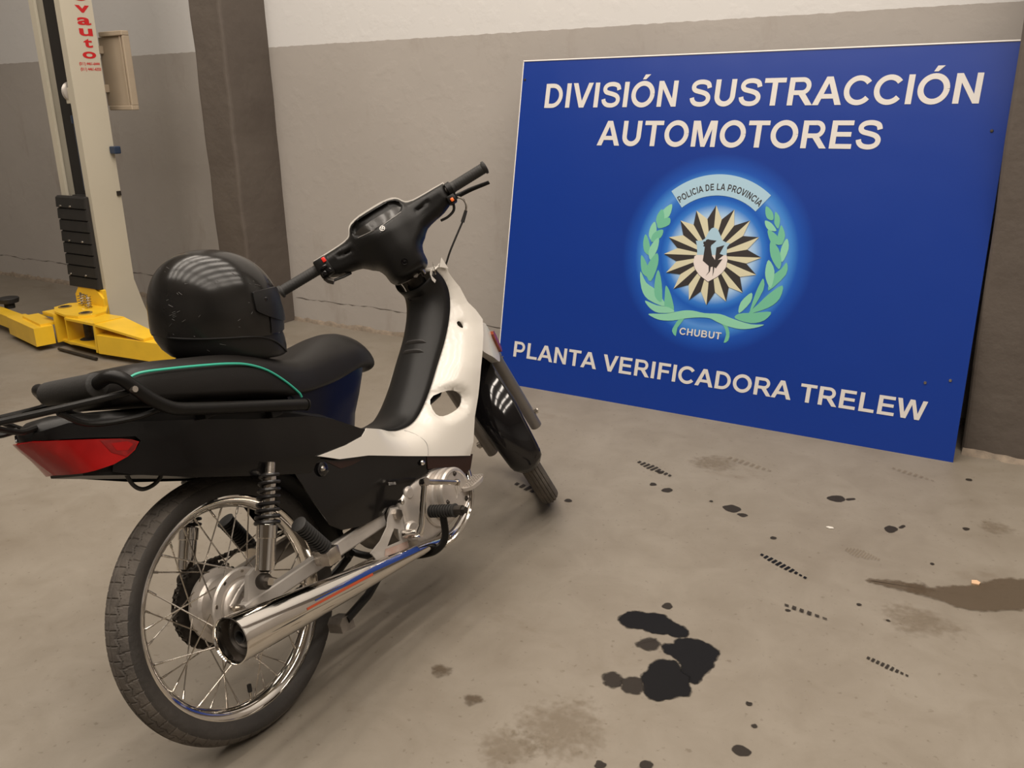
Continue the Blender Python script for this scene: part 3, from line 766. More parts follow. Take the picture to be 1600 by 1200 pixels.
sobj('ribbon_bow', [smooth2([(0.7264, 0.4003), (0.8002, 0.4083), (0.8731, 0.429), (0.917, 0.4337), (0.9689, 0.4288), (1.0332, 0.4324), (1.0916, 0.4183), (1.1627, 0.4059), (1.2154, 0.4106), (1.1781, 0.3928), (1.1241, 0.3823), (1.0672, 0.388), (1.0229, 0.4001), (0.9928, 0.4106), (0.9494, 0.4093), (0.8916, 0.3993), (0.8335, 0.3835), (0.7806, 0.3797), (0.7449, 0.3879)], 3)], M['e_green2'], 0.0016)
# arc band with lettering
def band(r0, r1, a0, a1, n=24):
    o = [(0.972 + r1 * math.cos(math.radians(a0 + (a1 - a0) * i / n)), 0.66 + r1 * math.sin(math.radians(a0 + (a1 - a0) * i / n))) for i in range(n + 1)]
    i_ = [(0.972 + r0 * math.cos(math.radians(a0 + (a1 - a0) * i / n)), 0.66 + r0 * math.sin(math.radians(a0 + (a1 - a0) * i / n))) for i in range(n + 1)]
    return o + i_[::-1]
sobj('arched_band', [band(0.240, 0.323, 129.5, 50.3)], M['e_sky'], 0.0012)
body = 'POLICIA DE LA PROVINCIA'
tot = sum(G_[c][0] for c in body)
h_ = 0.026; r_ = 0.261
span = math.radians(78.0); a_start = math.radians(90 + 39.0)
def place(x, adv):
    s = span / tot
    a = a_start - (x + adv / 2) * s
    hx = s * r_
    ca, sa = math.cos(a), math.sin(a)
    def fn(u, v):
        rr = r_ + v * h_; off = (u - adv / 2) * hx
        return (0.972 + rr * ca + off * sa, 0.66 + rr * sa - off * ca)
    return fn
EPS[0] = 0.0016
glyphs(body, place, M['e_black'])
caps_line('CHUBUT', 0.872, 1.046, 0.3305, 0.0285, M['letter'], 0.0020)
# sixteen two-tone sun rays
tips = [(0.9642, 0.8612), (1.0403, 0.8481), (1.1093, 0.8091), (1.1519, 0.7468), (1.1714, 0.6686), (1.1597, 0.601), (1.1143, 0.5262), (1.0515, 0.4852), (0.972, 0.4619), (0.8958, 0.475), (0.8238, 0.5143), (0.783, 0.5777), (0.7649, 0.6531), (0.7777, 0.7226), (0.8201, 0.7932), (0.8839, 0.8364)]
vals = []
cxy = (0.9675, 0.6610)
for i in range(16):
    a = Vector(tips[i]) ; b = Vector(tips[(i + 1) % 16]); mdd = (a + b) / 2 - Vector(cxy); vals.append(tuple(Vector(cxy) + mdd.normalized() * 0.148))
blk = []; crm = []
for i in range(16):
    tp = Vector(tips[i]); vl = Vector(vals[i - 1]); vr = Vector(vals[i]); c = Vector(cxy)
    il = c + (vl - c) * 0.3; ir = c + (vr - c) * 0.3; im = c + (tp - c) * 0.22
    # black on the counter-clockwise half (upper left), cream on the clockwise half
    blk.append([tuple(tp), tuple(vl), tuple(il), tuple(im)])
    crm.append([tuple(tp), tuple(im), tuple(ir), tuple(vr)])
for k in range(16):
    a_ = sobj('sun_ray', [blk[k]], M['e_black'], 0.0022)
    b_ = sobj('ray_light_side', [crm[k]], M['e_cream'], 0.0022, a_)
sobj('crest_shield_rim', [[(0.9075, 0.660), (0.8953, 0.6282), (0.9030, 0.605), (0.9255, 0.5790), (0.9674, 0.5535), (1.0030, 0.5770), (1.0240, 0.5975), (1.0356, 0.6199), (1.038, 0.651), (1.032, 0.666)]], M['e_black'], 0.0024)
sobj('crest_shield', [[(0.908, 0.660), (0.8978, 0.6536), (0.8965, 0.6282), (0.9042, 0.6063), (0.9265, 0.5806), (0.9674, 0.5565), (1.0020, 0.5788), (1.0228, 0.5986), (1.0344, 0.6199), (1.037, 0.6504), (1.031, 0.668)]], M['e_pink'], 0.0027)
sobj('crest_sky', [[(0.9667, 0.7736), (0.9819, 0.7676), (0.9964, 0.7438), (1.0075, 0.7239), (1.0255, 0.7168), (1.0405, 0.7159), (1.0292, 0.6993), (1.0311, 0.668), (0.9080, 0.660), (0.9072, 0.6739), (0.9027, 0.6988), (0.8962, 0.7156), (0.921, 0.7181), (0.9333, 0.7259), (0.9458, 0.7544), (0.9557, 0.7688)]], M['e_sky'], 0.0029)
sobj('crest_bird', [[(0.9465, 0.7254), (0.9584, 0.7234), (0.9832, 0.7223), (0.9743, 0.712), (0.9638, 0.703), (0.962, 0.6945), (0.972, 0.6606), (0.9860, 0.6457), (0.9857, 0.6948), (1.0176, 0.7067), (1.0025, 0.6712), (1.0189, 0.6669), (0.997, 0.6459), (1.0165, 0.6515), (0.9939, 0.6124), (0.9870, 0.6165), (0.9863, 0.5964), (0.9835, 0.5795), (0.9825, 0.5989), (0.9802, 0.6182), (0.9717, 0.6161), (0.9706, 0.598), (0.9544, 0.5783), (0.9656, 0.5967), (0.9625, 0.6195), (0.9352, 0.6383), (0.9372, 0.6942), (0.9295, 0.6964), (0.9332, 0.7023), (0.9288, 0.7075), (0.9288, 0.7145), (0.9374, 0.7164), (0.9396, 0.7221)]], M['e_black'], 0.0032)
tag(sgn, 'large blue sign with white lettering and a round crest leaning by the pillar', 'sign')

# ================================================================== CAR LIFT
lift = empty('car_lift', Matrix.Translation((-4.675, 3.02, 0)))
tag(lift, 'cream two-post car lift column with yellow swing arms, left of the helmet', 'car lift')
LX, LY = 4.675, -3.02      # add to world coordinates to get lift-local ones
def LP(x, y, z): return (x + LX, y + LY, z)
def lbox(name, x0, x1, y0, y1, z0, z1, m, b=0.003, parent=None):
    return MB().box(x0 + LX, x1 + LX, y0 + LY, y1 + LY, z0, z1, b).obj(name, m, parent or lift)
PH = 2.9
# C-shaped column: open towards -y
sec = [(-4.82, 2.93), (-4.775, 2.93), (-4.775, 2.945), (-4.808, 2.945), (-4.808, 3.10), (-4.562, 3.10), (-4.562, 2.945), (-4.595, 2.945), (-4.595, 2.93), (-4.55, 2.93), (-4.55, 3.112), (-4.82, 3.112)]
MB().prism([(x + LX, y + LY) for x, y in sec], 0.0, PH, lambda u, v, h: (u, v, h)).obj('column', M['post'], lift)
lbox('base_plate', -4.93, -4.44, 2.90, 3.22, 0.0, 0.015, M['post'])
for gx in (-4.82, -4.562):
    MB().prism([(3.112 + LY, 0.015), (3.20 + LY, 0.015), (3.155 + LY, 0.15), (3.112 + LY, 0.32)], gx + LX, gx + 0.012 + LX, lambda u, v, h: (h, u, v)).obj('gusset', M['post'], lift)
M['dark_inside'] = mat('dark greasy steel', (0.02, 0.018, 0.017), 0.6)
lbox('inner_channel', -4.807, -4.563, 3.0, 3.098, 0.02, PH - .02, M['dark_inside'])
lbox('carriage', -4.765, -4.605, 2.955, 3.0, 0.10, 0.80, M['dark_inside'])
lbox('guide_rail', -4.64, -4.605, 2.985, 3.0, 0.8, PH - 0.02, M['steel_dark'])
MB().tube([LP(-4.625, 2.965, 0.83), LP(-4.625, 2.965, 1.18)], 0.018, 12).tube([LP(-4.625, 2.965, 1.18), LP(-4.625, 2.965, 1.22)], 0.026, 12).obj('hydraulic_ram', M['blue_plastic'], lift, True)
MB().tube([LP(-4.625, 2.965, 0.80), LP(-4.625, 2.965, 0.86)], 0.012, 10).obj('ram_rod', M['chrome_dull'], lift, True)
MB().lathe([(0.0, -0.012), (0.045, -0.012), (0.052, -0.008), (0.040, 0), (0.052, .008), (0.045, 0.012), (0.0, 0.012)], 'X', 28, LP(-4.625, 2.965, 1.34)).obj('pulley', M['silver_paint'], lift, True)
lbox('latch', -4.64, -4.60, 2.935, 2.96, 1.28, 1.36, M['post'])
# ribbed rubber door guard
gd = lbox('door_guard', -4.832, -4.572, 2.905, 2.928, 0.29, 0.80, M['dark_inside'], 0.004)
for k in range(8):
    z0 = 0.293 + k * 0.0632
    MB().prism([(2.905, z0), (2.893, z0 + 0.003), (2.897, z0 + 0.056), (2.905, z0 + 0.060)], -4.832, -4.572, lambda u, v, h: (h + LX, u + LY, v)).obj('rubber_pad', M['rubber'], gd)
for (bx_, k) in ((-4.80, 1), (-4.66, 1), (-4.76, 4), (-4.64, 4), (-4.79, 7), (-4.70, 7)):
    MB().lathe([(0, -0.006), (0.006, -0.005), (0.007, 0.0)], 'Y', 8, LP(bx_, 2.893, 0.293 + k * 0.0632 + 0.01)).obj('bolt', M['chrome_dull'], gd)
# red vertical wordmark and telephone numbers on the right face
def lface(u, v): return (-4.5492 + LX, u + LY, v)
def text_fit(name, body, m, parent, fn, w, h, offset=0.0, spacing=1.0):
    cu = bpy.data.curves.new('lettering', 'FONT'); cu.body = body; cu.offset = offset; cu.resolution_u = 6; cu.space_character = spacing
    to = bpy.data.objects.new('lettering', cu); COL.objects.link(to)
    me = bpy.data.meshes.new_from_object(to.evaluated_get(bpy.context.evaluated_depsgraph_get()))
    bpy.data.objects.remove(to)
    co = [v.co.copy() for v in me.vertices]; faces = [tuple(p.vertices) for p in me.polygons]
    x0 = min(c.x for c in co); x1 = max(c.x for c in co); y0 = min(c.y for c in co); y1 = max(c.y for c in co)
    bpy.data.meshes.remove(me)
    return mesh_obj(name, [fn((c.x - x0) / (x1 - x0) * w, (c.y - y0) / (y1 - y0) * h) for c in co], faces, m, parent)
for ch, z0, z1, y0, y1 in (('o', 1.784, 1.820, 3.008, 3.086), ('v', 1.727, 1.763, 3.010, 3.092), ('a', 1.667, 1.705, 3.012, 3.090), ('u', 1.614, 1.651, 3.014, 3.090), ('t', 1.557, 1.601, 3.028, 3.080), ('o', 1.503, 1.538, 3.012, 3.090)):
    text_fit('red_letter', ch, M['red_print'], lift, lambda u, v: lface(y0 + u, z0 + v), y1 - y0, z1 - z0, 0.028)
text_fit('phone_line', '(011) 4461-6444', M['red_print'], lift, lambda u, v: lface(2.985 + u, 1.466 + v), 0.118, 0.020, 0.03)
text_fit('phone_line', '(011) 4461-6333', M['red_print'], lift, lambda u, v: lface(2.988 + u, 1.439 + v), 0.118, 0.020, 0.03)
MB().box(-4.549 + LX, -4.540 + LX, 3.085 + LY, 3.108 + LY, 0.79, 0.815).obj('paint_chip_mark', M['steel_dark'], lift)
# swing arms
def arm_box(name, p0, p1, w, z0, z1, m, parent, taper=1.0):
    a = Vector(p0); b = Vector(p1); t = (b - a).normalized(); n = Vector((-t.y, t.x))
    v = []
    for z in (z0, z1):
        for q, ww in ((a, w), (b, w * taper)):
            v.append((q.x + LX, q.y + LY, z)); v.append((q.x + n.x * ww + LX, q.y + n.y * ww + LY, z))
    mb = MB().add(v, [(0, 1, 3, 2), (4, 6, 7, 5), (0, 2, 6, 4), (1, 5, 7, 3), (0, 4, 5, 1), (2, 3, 7, 6)])
    return mb.obj(name, m, parent)
Y_ = M['yellow']
# carriage tongue plates between the pivots
def plate(name, poly, z0, z1, m=Y_, parent=lift):
    return MB().prism([(x + LX, y + LY) for x, y in poly], z0, z1).obj(name, m, parent)
top = [(-4.82, 2.86), (-4.80, 2.76), (-4.70, 2.70), (-4.57, 2.675), (-4.47, 2.69), (-4.42, 2.76), (-4.44, 2.84), (-4.56, 2.93), (-4.76, 2.93)]
plate('top_plate', top, 0.188, 0.200)
plate('bottom_plate', [(x, y + 0.01) for x, y in top], 0.03, 0.042)
MB().prism([(-4.80, 0.20), (-4.545, 0.20), (-4.545, 0.245), (-4.61, 0.30), (-4.755, 0.30), (-4.80, 0.25)], 2.898, 2.91, lambda u, v, h: (u + LX, h + LY, v)).obj('back_plate', Y_, lift)
lbox('carriage_front', -4.79, -4.555, 2.91, 2.955, 0.03, 0.29, Y_)
plate('web_plate', [(-4.60, 2.69), (-4.59, 2.69), (-4.59, 2.90), (-4.60, 2.90)], 0.042, 0.188)
for (ax_, ay_) in ((-4.745, 2.79), (-4.50, 2.755)):
    MB().tube([LP(ax_, ay_, 0.02), LP(ax_, ay_, 0.205)], 0.024, 18).obj('pivot_pin', M['steel_dark'], lift, True)
    MB().lathe([(0, 0.2), (0.035, 0.2), (0.035, 0.204), (0, 0.204)], 'Z', 20, LP(ax_, ay_, 0)).obj('pin_cap', mat('dull yellow cap', (0.22, 0.15, 0.04), 0.6), lift, True)
    MB().lathe([(0, 0.045), (0.05, 0.045), (0.055, 0.055), (0.04, 0.062), (0.0, 0.062)], 'Z', 20, LP(ax_, ay_, 0)).obj('lock_gear', M['rubber'], lift, True)
for (ax_, ay_) in ((-4.69, 2.86), (-4.60, 2.84)):
    c_ = [LP(ax_ + 0.018 * math.cos(a * .9), ay_ + 0.018 * math.sin(a * .9), 0.202 + a * 0.0021) for a in range(0, 30)]
    MB().tube(c_, 0.003, 6).obj('coil_spring', M['chrome_dull'], lift, True)
    MB().tube([LP(ax_, ay_, 0.20), LP(ax_, ay_, 0.275)], 0.006, 8).obj('spring_pin', M['chrome_dull'], lift, True)
MB().tube([LP(-4.69, 2.86, .268), LP(-4.645, 2.84, .275), LP(-4.60, 2.84, .268)], 0.003, 6).obj('release_link', M['chrome_dull'], lift, True)
# left arm
la = arm_box('swing_arm', (-4.68, 2.665), (-5.10, 2.755), -0.10 * -1, 0.03, 0.13, Y_, lift)
arm_box('arm_extension', (-5.06, 2.755), (-5.50, 2.83), 0.08, 0.045, 0.115, Y_, la)
arm_box('arm_gusset', (-4.70, 2.70), (-4.99, 2.77), 0.085, 0.128, 0.142, Y_, la)
MB().prism([(-4.99 + LX, 0.13), (-4.69 + LX, 0.13), (-4.69 + LX, 0.185), (-4.80 + LX, 0.185)], 2.78 + LY, 2.79 + LY, lambda u, v, h: (u, h, v)).obj('arm_brace', Y_, la)
MB().prism([(-4.70 + LX, 2.69 + LY), (-4.82 + LX, 2.70 + LY), (-4.80 + LX, 2.86 + LY), (-4.70 + LX, 2.86 + LY)], 0.175, 0.186).obj('arm_lug', Y_, la)
MB().prism([(-4.69, 0.03), (-4.69, 0.186), (-4.68, 0.186), (-4.68, 0.03)], 2.68, 2.84, lambda u, v, h: (u + LX, h + LY, v)).obj('arm_end', Y_, la)
MB().box(-5.0 + LX, -4.975 + LX, 2.715 + LY, 2.73 + LY, 0.0, 0.08, 0.003).obj('stop_tab', Y_, la)
MB().lathe([(0, 0.10), (0.03, 0.10), (0.03, 0.13), (0.055, 0.135), (0.06, 0.16), (0.055, 0.165), (0, 0.165)], 'Z', 20, LP(-5.47, 2.87, 0)).obj('lifting_pad', M['rubber'], la, True)
# right arm
ra = arm_box('swing_arm', (-4.27, 2.65), (-3.55, 2.72), 0.11, 0.03, 0.13, Y_, lift)
MB().add([LP(-4.30, 2.655, 0.03), LP(-4.30, 2.83, 0.03), LP(-4.29, 2.83, 0.19), LP(-4.29, 2.655, 0.19), LP(-4.285, 2.655, 0.03), LP(-4.285, 2.83, 0.03), LP(-4.275, 2.83, 0.19), LP(-4.275, 2.655, 0.19)],
         [(0, 1, 2, 3), (4, 7, 6, 5), (0, 4, 5, 1), (1, 5, 6, 2), (2, 6, 7, 3), (3, 7, 4, 0)]).obj('arm_end', Y_, ra)
MB().add([LP(-4.56, 2.665, 0.175), LP(-4.56, 2.83, 0.175), LP(-4.29, 2.655, 0.176), LP(-4.29, 2.835, 0.176), LP(-3.93, 2.69, 0.131), LP(-3.93, 2.79, 0.131),
          LP(-4.56, 2.665, 0.187), LP(-4.56, 2.83, 0.187), LP(-4.29, 2.655, 0.188), LP(-4.29, 2.835, 0.188), LP(-3.93, 2.69, 0.143), LP(-3.93, 2.79, 0.143)],
         [(0, 2, 3, 1), (2, 4, 5, 3), (6, 7, 9, 8), (8, 9, 11, 10), (0, 6, 8, 2), (2, 8, 10, 4), (1, 3, 9, 7), (3, 5, 11, 9), (0, 1, 7, 6), (4, 10, 11, 5)]).obj('arm_top_plate', Y_, ra)
MB().add([LP(-4.56, 2.665, 0.045), LP(-4.56, 2.83, 0.045), LP(-4.28, 2.655, 0.045), LP(-4.28, 2.835, 0.045), LP(-4.56, 2.665, 0.057), LP(-4.56, 2.83, 0.057), LP(-4.28, 2.655, 0.057), LP(-4.28, 2.835, 0.057)],
         [(0, 2, 3, 1), (4, 5, 7, 6), (0, 4, 6, 2), (1, 3, 7, 5), (0, 1, 5, 4), (2, 6, 7, 3)]).obj('arm_lug', Y_, ra)
MB().tube([LP(-4.62, 2.64, 0.012), LP(-4.25, 2.62, 0.012)], 0.008, 8).obj('floor_cable', M['steel_dark'], lift, True)
# control cabinet on the back of the column
cab = empty('control_cabinet', Matrix.Translation((-4.565, 3.215, 1.235)))
MB().box(-0.13, 0.085, 0.0, 0.02, 0.03, 0.385, 0.003).obj('cabinet_body', M['beige'], cab)
MB().box(-0.10, 0.10, -0.015, 0.03, 0.385, 0.41, 0.004).box(-0.10, 0.10, -0.015, 0.03, 0.005, 0.03, 0.004).box(0.062, 0.075, -0.008, 0.0, 0.03, 0.385, 0.002).box(0.085, 0.10, -0.01, 0.03, 0.03, 0.385, 0.003).obj('rim', M['beige'], cab)
for zz in (0.1, 0.3):
    MB().box(-0.125, -0.095, -0.10, 0.0, zz, zz + .04, 0.002).obj('bracket', M['beige'], cab)
tag(cab, 'beige metal control box fixed behind the cream lift column', 'control box')
bt = MB().box(-0.022, 0.025, -0.02, 0.02, -0.02, 0.02, 0.005).obj('stop_switch', M['blue_plastic'])
bt.location = (-4.525, 3.10, 1.035)
tag(bt, 'small dark blue switch sticking out behind the lift column', 'switch')

# ================================================================== MOTORCYCLE
# bike-local frame: x forward, y left, z up in the plane of the wheels, origin under the rear axle
BRm = Matrix(((-0.037832863280786055, -0.9664275124286728, -0.25413881576198677, -1.33305032),
              (0.9992840809579513, -0.03658891464922942, -0.00962168742030496, 1.07553624),
              (0.0, -0.25432088892916194, 0.9671198919752819, 0.0), (0, 0, 0, 1)))
moto = empty('motorcycle', BRm)
tag(moto, 'white and black underbone motorcycle with chrome exhaust leaning on its side stand', 'motorcycle')
WB, RWH = 1.2205, 0.281
ca_ = math.radians(26.5)
AX = Vector((1.30, 0, 0)); AD = Vector((-math.sin(ca_), 0, math.cos(ca_)))
STM = Matrix.Translation(AX) @ Matrix.Rotation(0.718, 4, AD) @ Matrix.Translation(-AX)
def S(p): return tuple(STM @ Vector(p))
WXs = [-.306, -.300, -.285, -.26, -.22, -.15, -.05, .1, .25, .4, .5, .65, .8, .95, 1.1]
WYs = [0, .022, .042, .058, .075, .093, .108, .120, .124, .118, .118, .128, .137, .147, .15]
def wof(x): return float(np.interp(x, WXs, WYs))
# plan curve by arc length for the tail
_cs = [0.0]
_cx = list(np.linspace(-.306, -.28, 14)) + list(np.linspace(-.275, 1.1, 190))
for i in range(1, len(_cx)):
    _cs.append(_cs[-1] + math.hypot(_cx[i] - _cx[i - 1], wof(_cx[i]) - wof(_cx[i - 1])))
def s_of_x(x): return float(np.interp(x, _cx, _cs))
def x_of_s(s): return float(np.interp(s, _cs, _cx))
def tailmap(side=-1, grow=0.0, zmid=0.70, k=9.0):
    def fn(s, z, h):
        sg = side if s >= 0 else -side
        x = x_of_s(abs(s)); y = wof(x) * (1 - k * (z - zmid - 0.0) ** 2) if k else wof(x)
        n = 0.0 if x > -0.29 else -1.0
        return (x - (grow - h) * (1 if x < -0.27 else 0.15), sg * (y + grow - h), z)
    return fn

# ---------------------------------------------------------------- wheels
def make_wheel(name, fmap, tyre_w, ribbed, n_sp=36, hub_r=0.078):
    """wheel about the y axis at origin; fmap maps wheel-local points to the parent frame (identity when the object is placed)"""
    rim = MB().lathe([(0.228, -0.024), (0.2275, -0.019), (0.219, -0.017), (0.214, -0.012), (0.208, -0.006), (0.206, 0.0), (0.208, 0.006), (0.214, 0.012), (0.219, 0.017), (0.2275, 0.019), (0.228, 0.024),
                      (0.2305, 0.0235), (0.231, 0.018), (0.224, 0.012), (0.2235, 0.0), (0.224, -0.012), (0.231, -0.018), (0.2305, -0.0235)], 'Y', 96, closed=True)
    rimo = rim.xf(fmap).obj(name, M['chrome'], moto, True, 40)
    # tyre
    prof = []
    hw = tyre_w / 2; Ro = RWH
    n = 22 if ribbed else 40
    side = [(0.231, 0.0235), (0.238, 0.030), (0.247, hw - .001), (0.256, hw), (0.264, hw - 0.002)]
    crown = []
    for i in range(n + 1):
        t = -1 + 2 * i / n
        y = t * (hw - 0.002); r = Ro - 0.017 * abs(t) ** 2.2
        crown.append((r, y))
    prof = [(0.2295, -0.016)] + [(r, -y) for r, y in side] + crown[1:-1] + [(r, y) for r, y in side[::-1]] + [(0.2295, 0.016)]
    NT = 160 if ribbed else 720
    rg = []
    for k in range(NT):
        th = 2 * PI * k / NT; ring = []
        for (r, y) in prof:
            rr = r
            ay = abs(y) / hw
            if r > 0.258:
                if ribbed:
                    if min(abs(y - q) for q in (-.0155, -.0055, .0055, .0155)) < 0.0016: rr -= 0.003
                else:
                    NB = 60
                    u = th * NB / (2 * PI)
                    zz = 0.52 + 0.08 * (abs((u % 1.0) - 0.5) * 4 - 1)
                    tr = abs(((u + 0.22 * (ay - .5)) % 1.0) - 0.5) < 0.05
                    if abs(ay - zz) < 0.035 or (tr and ay > zz) or (ay < 0.05) or (abs(((u + .5) % 1.0) - 0.5) < 0.05 and 0.05 < ay < zz - .12):
                        rr -= 0.0024
            ring.append((rr * math.cos(th), y, rr * math.sin(th)))
        rg.append(ring)
    nP = len(prof)
    mb = MB().rings(rg, caps=False, closed=True)
    mb.xf(fmap)
    fm = []
    for f in mb.f:
        j = min(i % nP for i in f); j2 = max(i % nP for i in f)
        rr = prof[j][0]; rr2 = prof[j2][0]
        rv = min(math.hypot(Vector(rg[i // nP][i % nP]).x, Vector(rg[i // nP][i % nP]).z) for i in f)
        nom = min(prof[i % nP][0] for i in f)
        fm.append(1 if (rr > 0.262 and rr2 > 0.262 and j2 - j == 1 and rv > nom - 0.1) else 0)
    ty = mesh_obj('tyre', mb.v, mb.f, None, rimo, True, 30, mats=[M['tyre'], M['tread']], fmat=fm)
    # hub
    hb = MB().lathe([(0.0, -0.046), (0.02, -0.046), (0.03, -0.042), (hub_r - 0.022, -0.040), (hub_r - 0.018, -0.043), (hub_r - 0.004, -0.043), (hub_r, -0.040), (hub_r, -0.034), (hub_r - 0.014, -0.030), (hub_r - 0.02, -0.02), (hub_r - 0.02, 0.02), (hub_r - 0.014, 0.026), (hub_r, 0.030), (hub_r, 0.036), (hub_r - 0.006, 0.038), (0.0, 0.04)], 'Y', 48)
    hb.xf(fmap).obj('hub', M['alu'], rimo, True, 14)
    # spokes
    for i in range(n_sp):
        sd = 1 if i % 2 else -1
        a_rim = 2 * PI * (i + 0.5) / n_sp
        cross = (1 if (i // 2) % 2 else -1) * 0.98
        a_hub = a_rim + cross * math.radians(52)
        yh = (0.033 if sd > 0 else -0.037)
        ph = Vector(((hub_r - 0.008) * math.cos(a_hub), yh, (hub_r - 0.008) * math.sin(a_hub)))
        pr = Vector((0.207 * math.cos(a_rim), sd * 0.004, 0.207 * math.sin(a_rim)))
        d = (pr - ph).normalized()
        m1 = MB().tube([ph - Vector((0, sd * -0.004, 0)), ph + Vector((0, sd * 0.003, 0)), ph + d * 0.004, pr - d * 0.018], 0.0016, 5)
        m1.tube([pr - d * 0.018, pr - d * 0.017, pr], [0.0019, 0.0024, 0.0024], 6)
        m1.tube([ph + Vector((0, sd * 0.0042, 0)), ph + Vector((0, sd * 0.007, 0))], 0.0032, 6)
        m1.xf(fmap).obj('spoke', M['chrome_dull'], rimo, True, 60)
    return rimo
def rear_map(p): return (p[0], p[1], p[2] + RWH)
def front_map(p): return S((p[0] + WB, p[1], p[2] + RWH))
rw = make_wheel('rear_wheel', rear_map, 0.072, False, 36, 0.080)
fw = make_wheel('front_wheel', front_map, 0.062, True, 36, 0.062)
va = math.radians(263)
MB().tube([rear_map((0.205 * math.cos(va), 0, 0.205 * math.sin(va))), rear_map((0.188 * math.cos(va), -0.002, 0.188 * math.sin(va)))], 0.0028, 8).obj('valve_stem', M['chrome_dull'], rw, True)
MB().tube([rear_map((0.192 * math.cos(va), -0.002, 0.192 * math.sin(va))), rear_map((0.176 * math.cos(va), -0.003, 0.176 * math.sin(va)))], 0.0048, 8).obj('valve_cap', M['rubber'], rw, True)
# rear brake plate with arm
bp_ = MB().lathe([(0.0, -0.062), (0.018, -0.062), (0.022, -0.054), (0.045, -0.052), (0.052, -0.050), (0.056, -0.046), (0.057, -0.040), (0, -0.040)], 'Y', 40, (0, 0, RWH)).obj('brake_plate', M['alu'], moto, True, 30)
for k in range(5):
    a = k * 2 * PI / 5 + 0.5
    MB().tube([(0.018 * math.cos(a), -0.054, RWH + 0.018 * math.sin(a)), (0.048 * math.cos(a), -0.053, RWH + 0.048 * math.sin(a))], 0.003, 6).obj('rib', M['alu'], bp_, True)
MB().tube([(-0.045, -0.060, RWH + 0.02), (-0.02, -0.064, RWH + 0.04), (0.012, -0.062, RWH + 0.052)], [0.006, 0.005, 0.006], 8, sx=0.6).obj('brake_arm', M['alu'], bp_, True)
MB().tube([(0, -0.13, RWH), (0, 0.12, RWH)], 0.0075, 12).tube([(0, -0.118, RWH), (0, -0.128, RWH)], 0.014, 6).tube([(0, 0.11, RWH), (0, 0.12, RWH)], 0.014, 6).obj('axle', M['chrome_dull'], moto, True, 30)
MB().tube([(-0.052, -0.07, RWH + 0.022), (-0.052, -0.10, RWH + 0.022)], 0.0045, 8).tube([(-0.052, -0.082, RWH + 0.022), (-0.052, -0.09, RWH + 0.022)], 0.009, 6).obj('brake_rod_nut', M['chrome_dull'], moto, True, 30)
MB().tube([(-0.06, -0.086, RWH + 0.022), (0.10, -0.088, 0.255), (0.45, -0.10, 0.215), (0.60, -0.11, 0.19)], 0.003, 6).obj('brake_rod', M['chrome_dull'], moto, True)
# sprocket and chain
CY = 0.066
sp = MB(); ring = []
nt_ = 36
pr_ = []
for k in range(nt_ * 4):
    a = 2 * PI * k / (nt_ * 4); r = 0.094 if k % 4 in (0, 1) else 0.087
    pr_.append((r * math.cos(a), RWH + r * math.sin(a)))
sp.prism(pr_, CY - 0.003, CY + 0.003, lambda u, v, h: (u, h, v))
sp.obj('sprocket', M['steel_dark'], rw)
fsx, fsz, fsr = 0.535, 0.262, 0.036
path = []
R1 = 0.0905
for a in np.linspace(math.radians(92), math.radians(268), 46): path.append((R1 * math.cos(a), RWH + R1 * math.sin(a)))
for t in np.linspace(0.02, 0.98, 40): path.append((0 + (fsx) * t, RWH - R1 + (fsz - fsr - RWH + R1) * t - 0.012 * math.sin(PI * t)))
for a in np.linspace(math.radians(-88), math.radians(88), 12): path.append((fsx + fsr * math.cos(a), fsz + fsr * math.sin(a)))
for t in np.linspace(0.02, 0.98, 40): path.append((fsx * (1 - t), fsz + fsr + (RWH + R1 - fsz - fsr) * t))
pv = [Vector((a, 0, b)) for a, b in path]
cum = [0]
for i in range(len(pv)): cum.append(cum[-1] + (pv[(i + 1) % len(pv)] - pv[i]).length)
TL = cum[-1]; NL = 108
def cpos(s):
    s = s % TL
    i = max(j for j in range(len(pv)) if cum[j] <= s + 1e-9)
    t = (s - cum[i]) / max(1e-9, cum[i + 1] - cum[i])
    return pv[i].lerp(pv[(i + 1) % len(pv)], t)
ch_ = MB()
for i in range(NL):
    a = cpos(TL * i / NL); b = cpos(TL * (i + 1) / NL); t = (b - a).normalized(); n = Vector((-t.z, 0, t.x)) * 0.0055
    off = 0.0065 if i % 2 else 0.0045
    a2 = a - t * 0.003; b2 = b + t * 0.003
    for sg in (-1, 1):
        y0 = CY + sg * off; y1 = y0 + sg * 0.0015
        v = []
        for yy in (y0, y1):
            for q in (a2 - n * .7, a2 + n * .7, (a + b) / 2 + n * .55, b2 + n * .7, b2 - n * .7, (a + b) / 2 - n * .55):
                v.append((q.x, yy, q.z))
        ch_.add(v, [(0, 1, 2, 3, 4, 5), (11, 10, 9, 8, 7, 6)] + [(j, (j + 1) % 6, 6 + (j + 1) % 6, 6 + j) for j in range(6)])
    ch_.tube([(a.x, CY - 0.008, a.z), (a.x, CY + 0.008, a.z)], 0.0042, 6)
tag(ch_.obj('chain', M['steel_dark'], moto), kind='stuff')
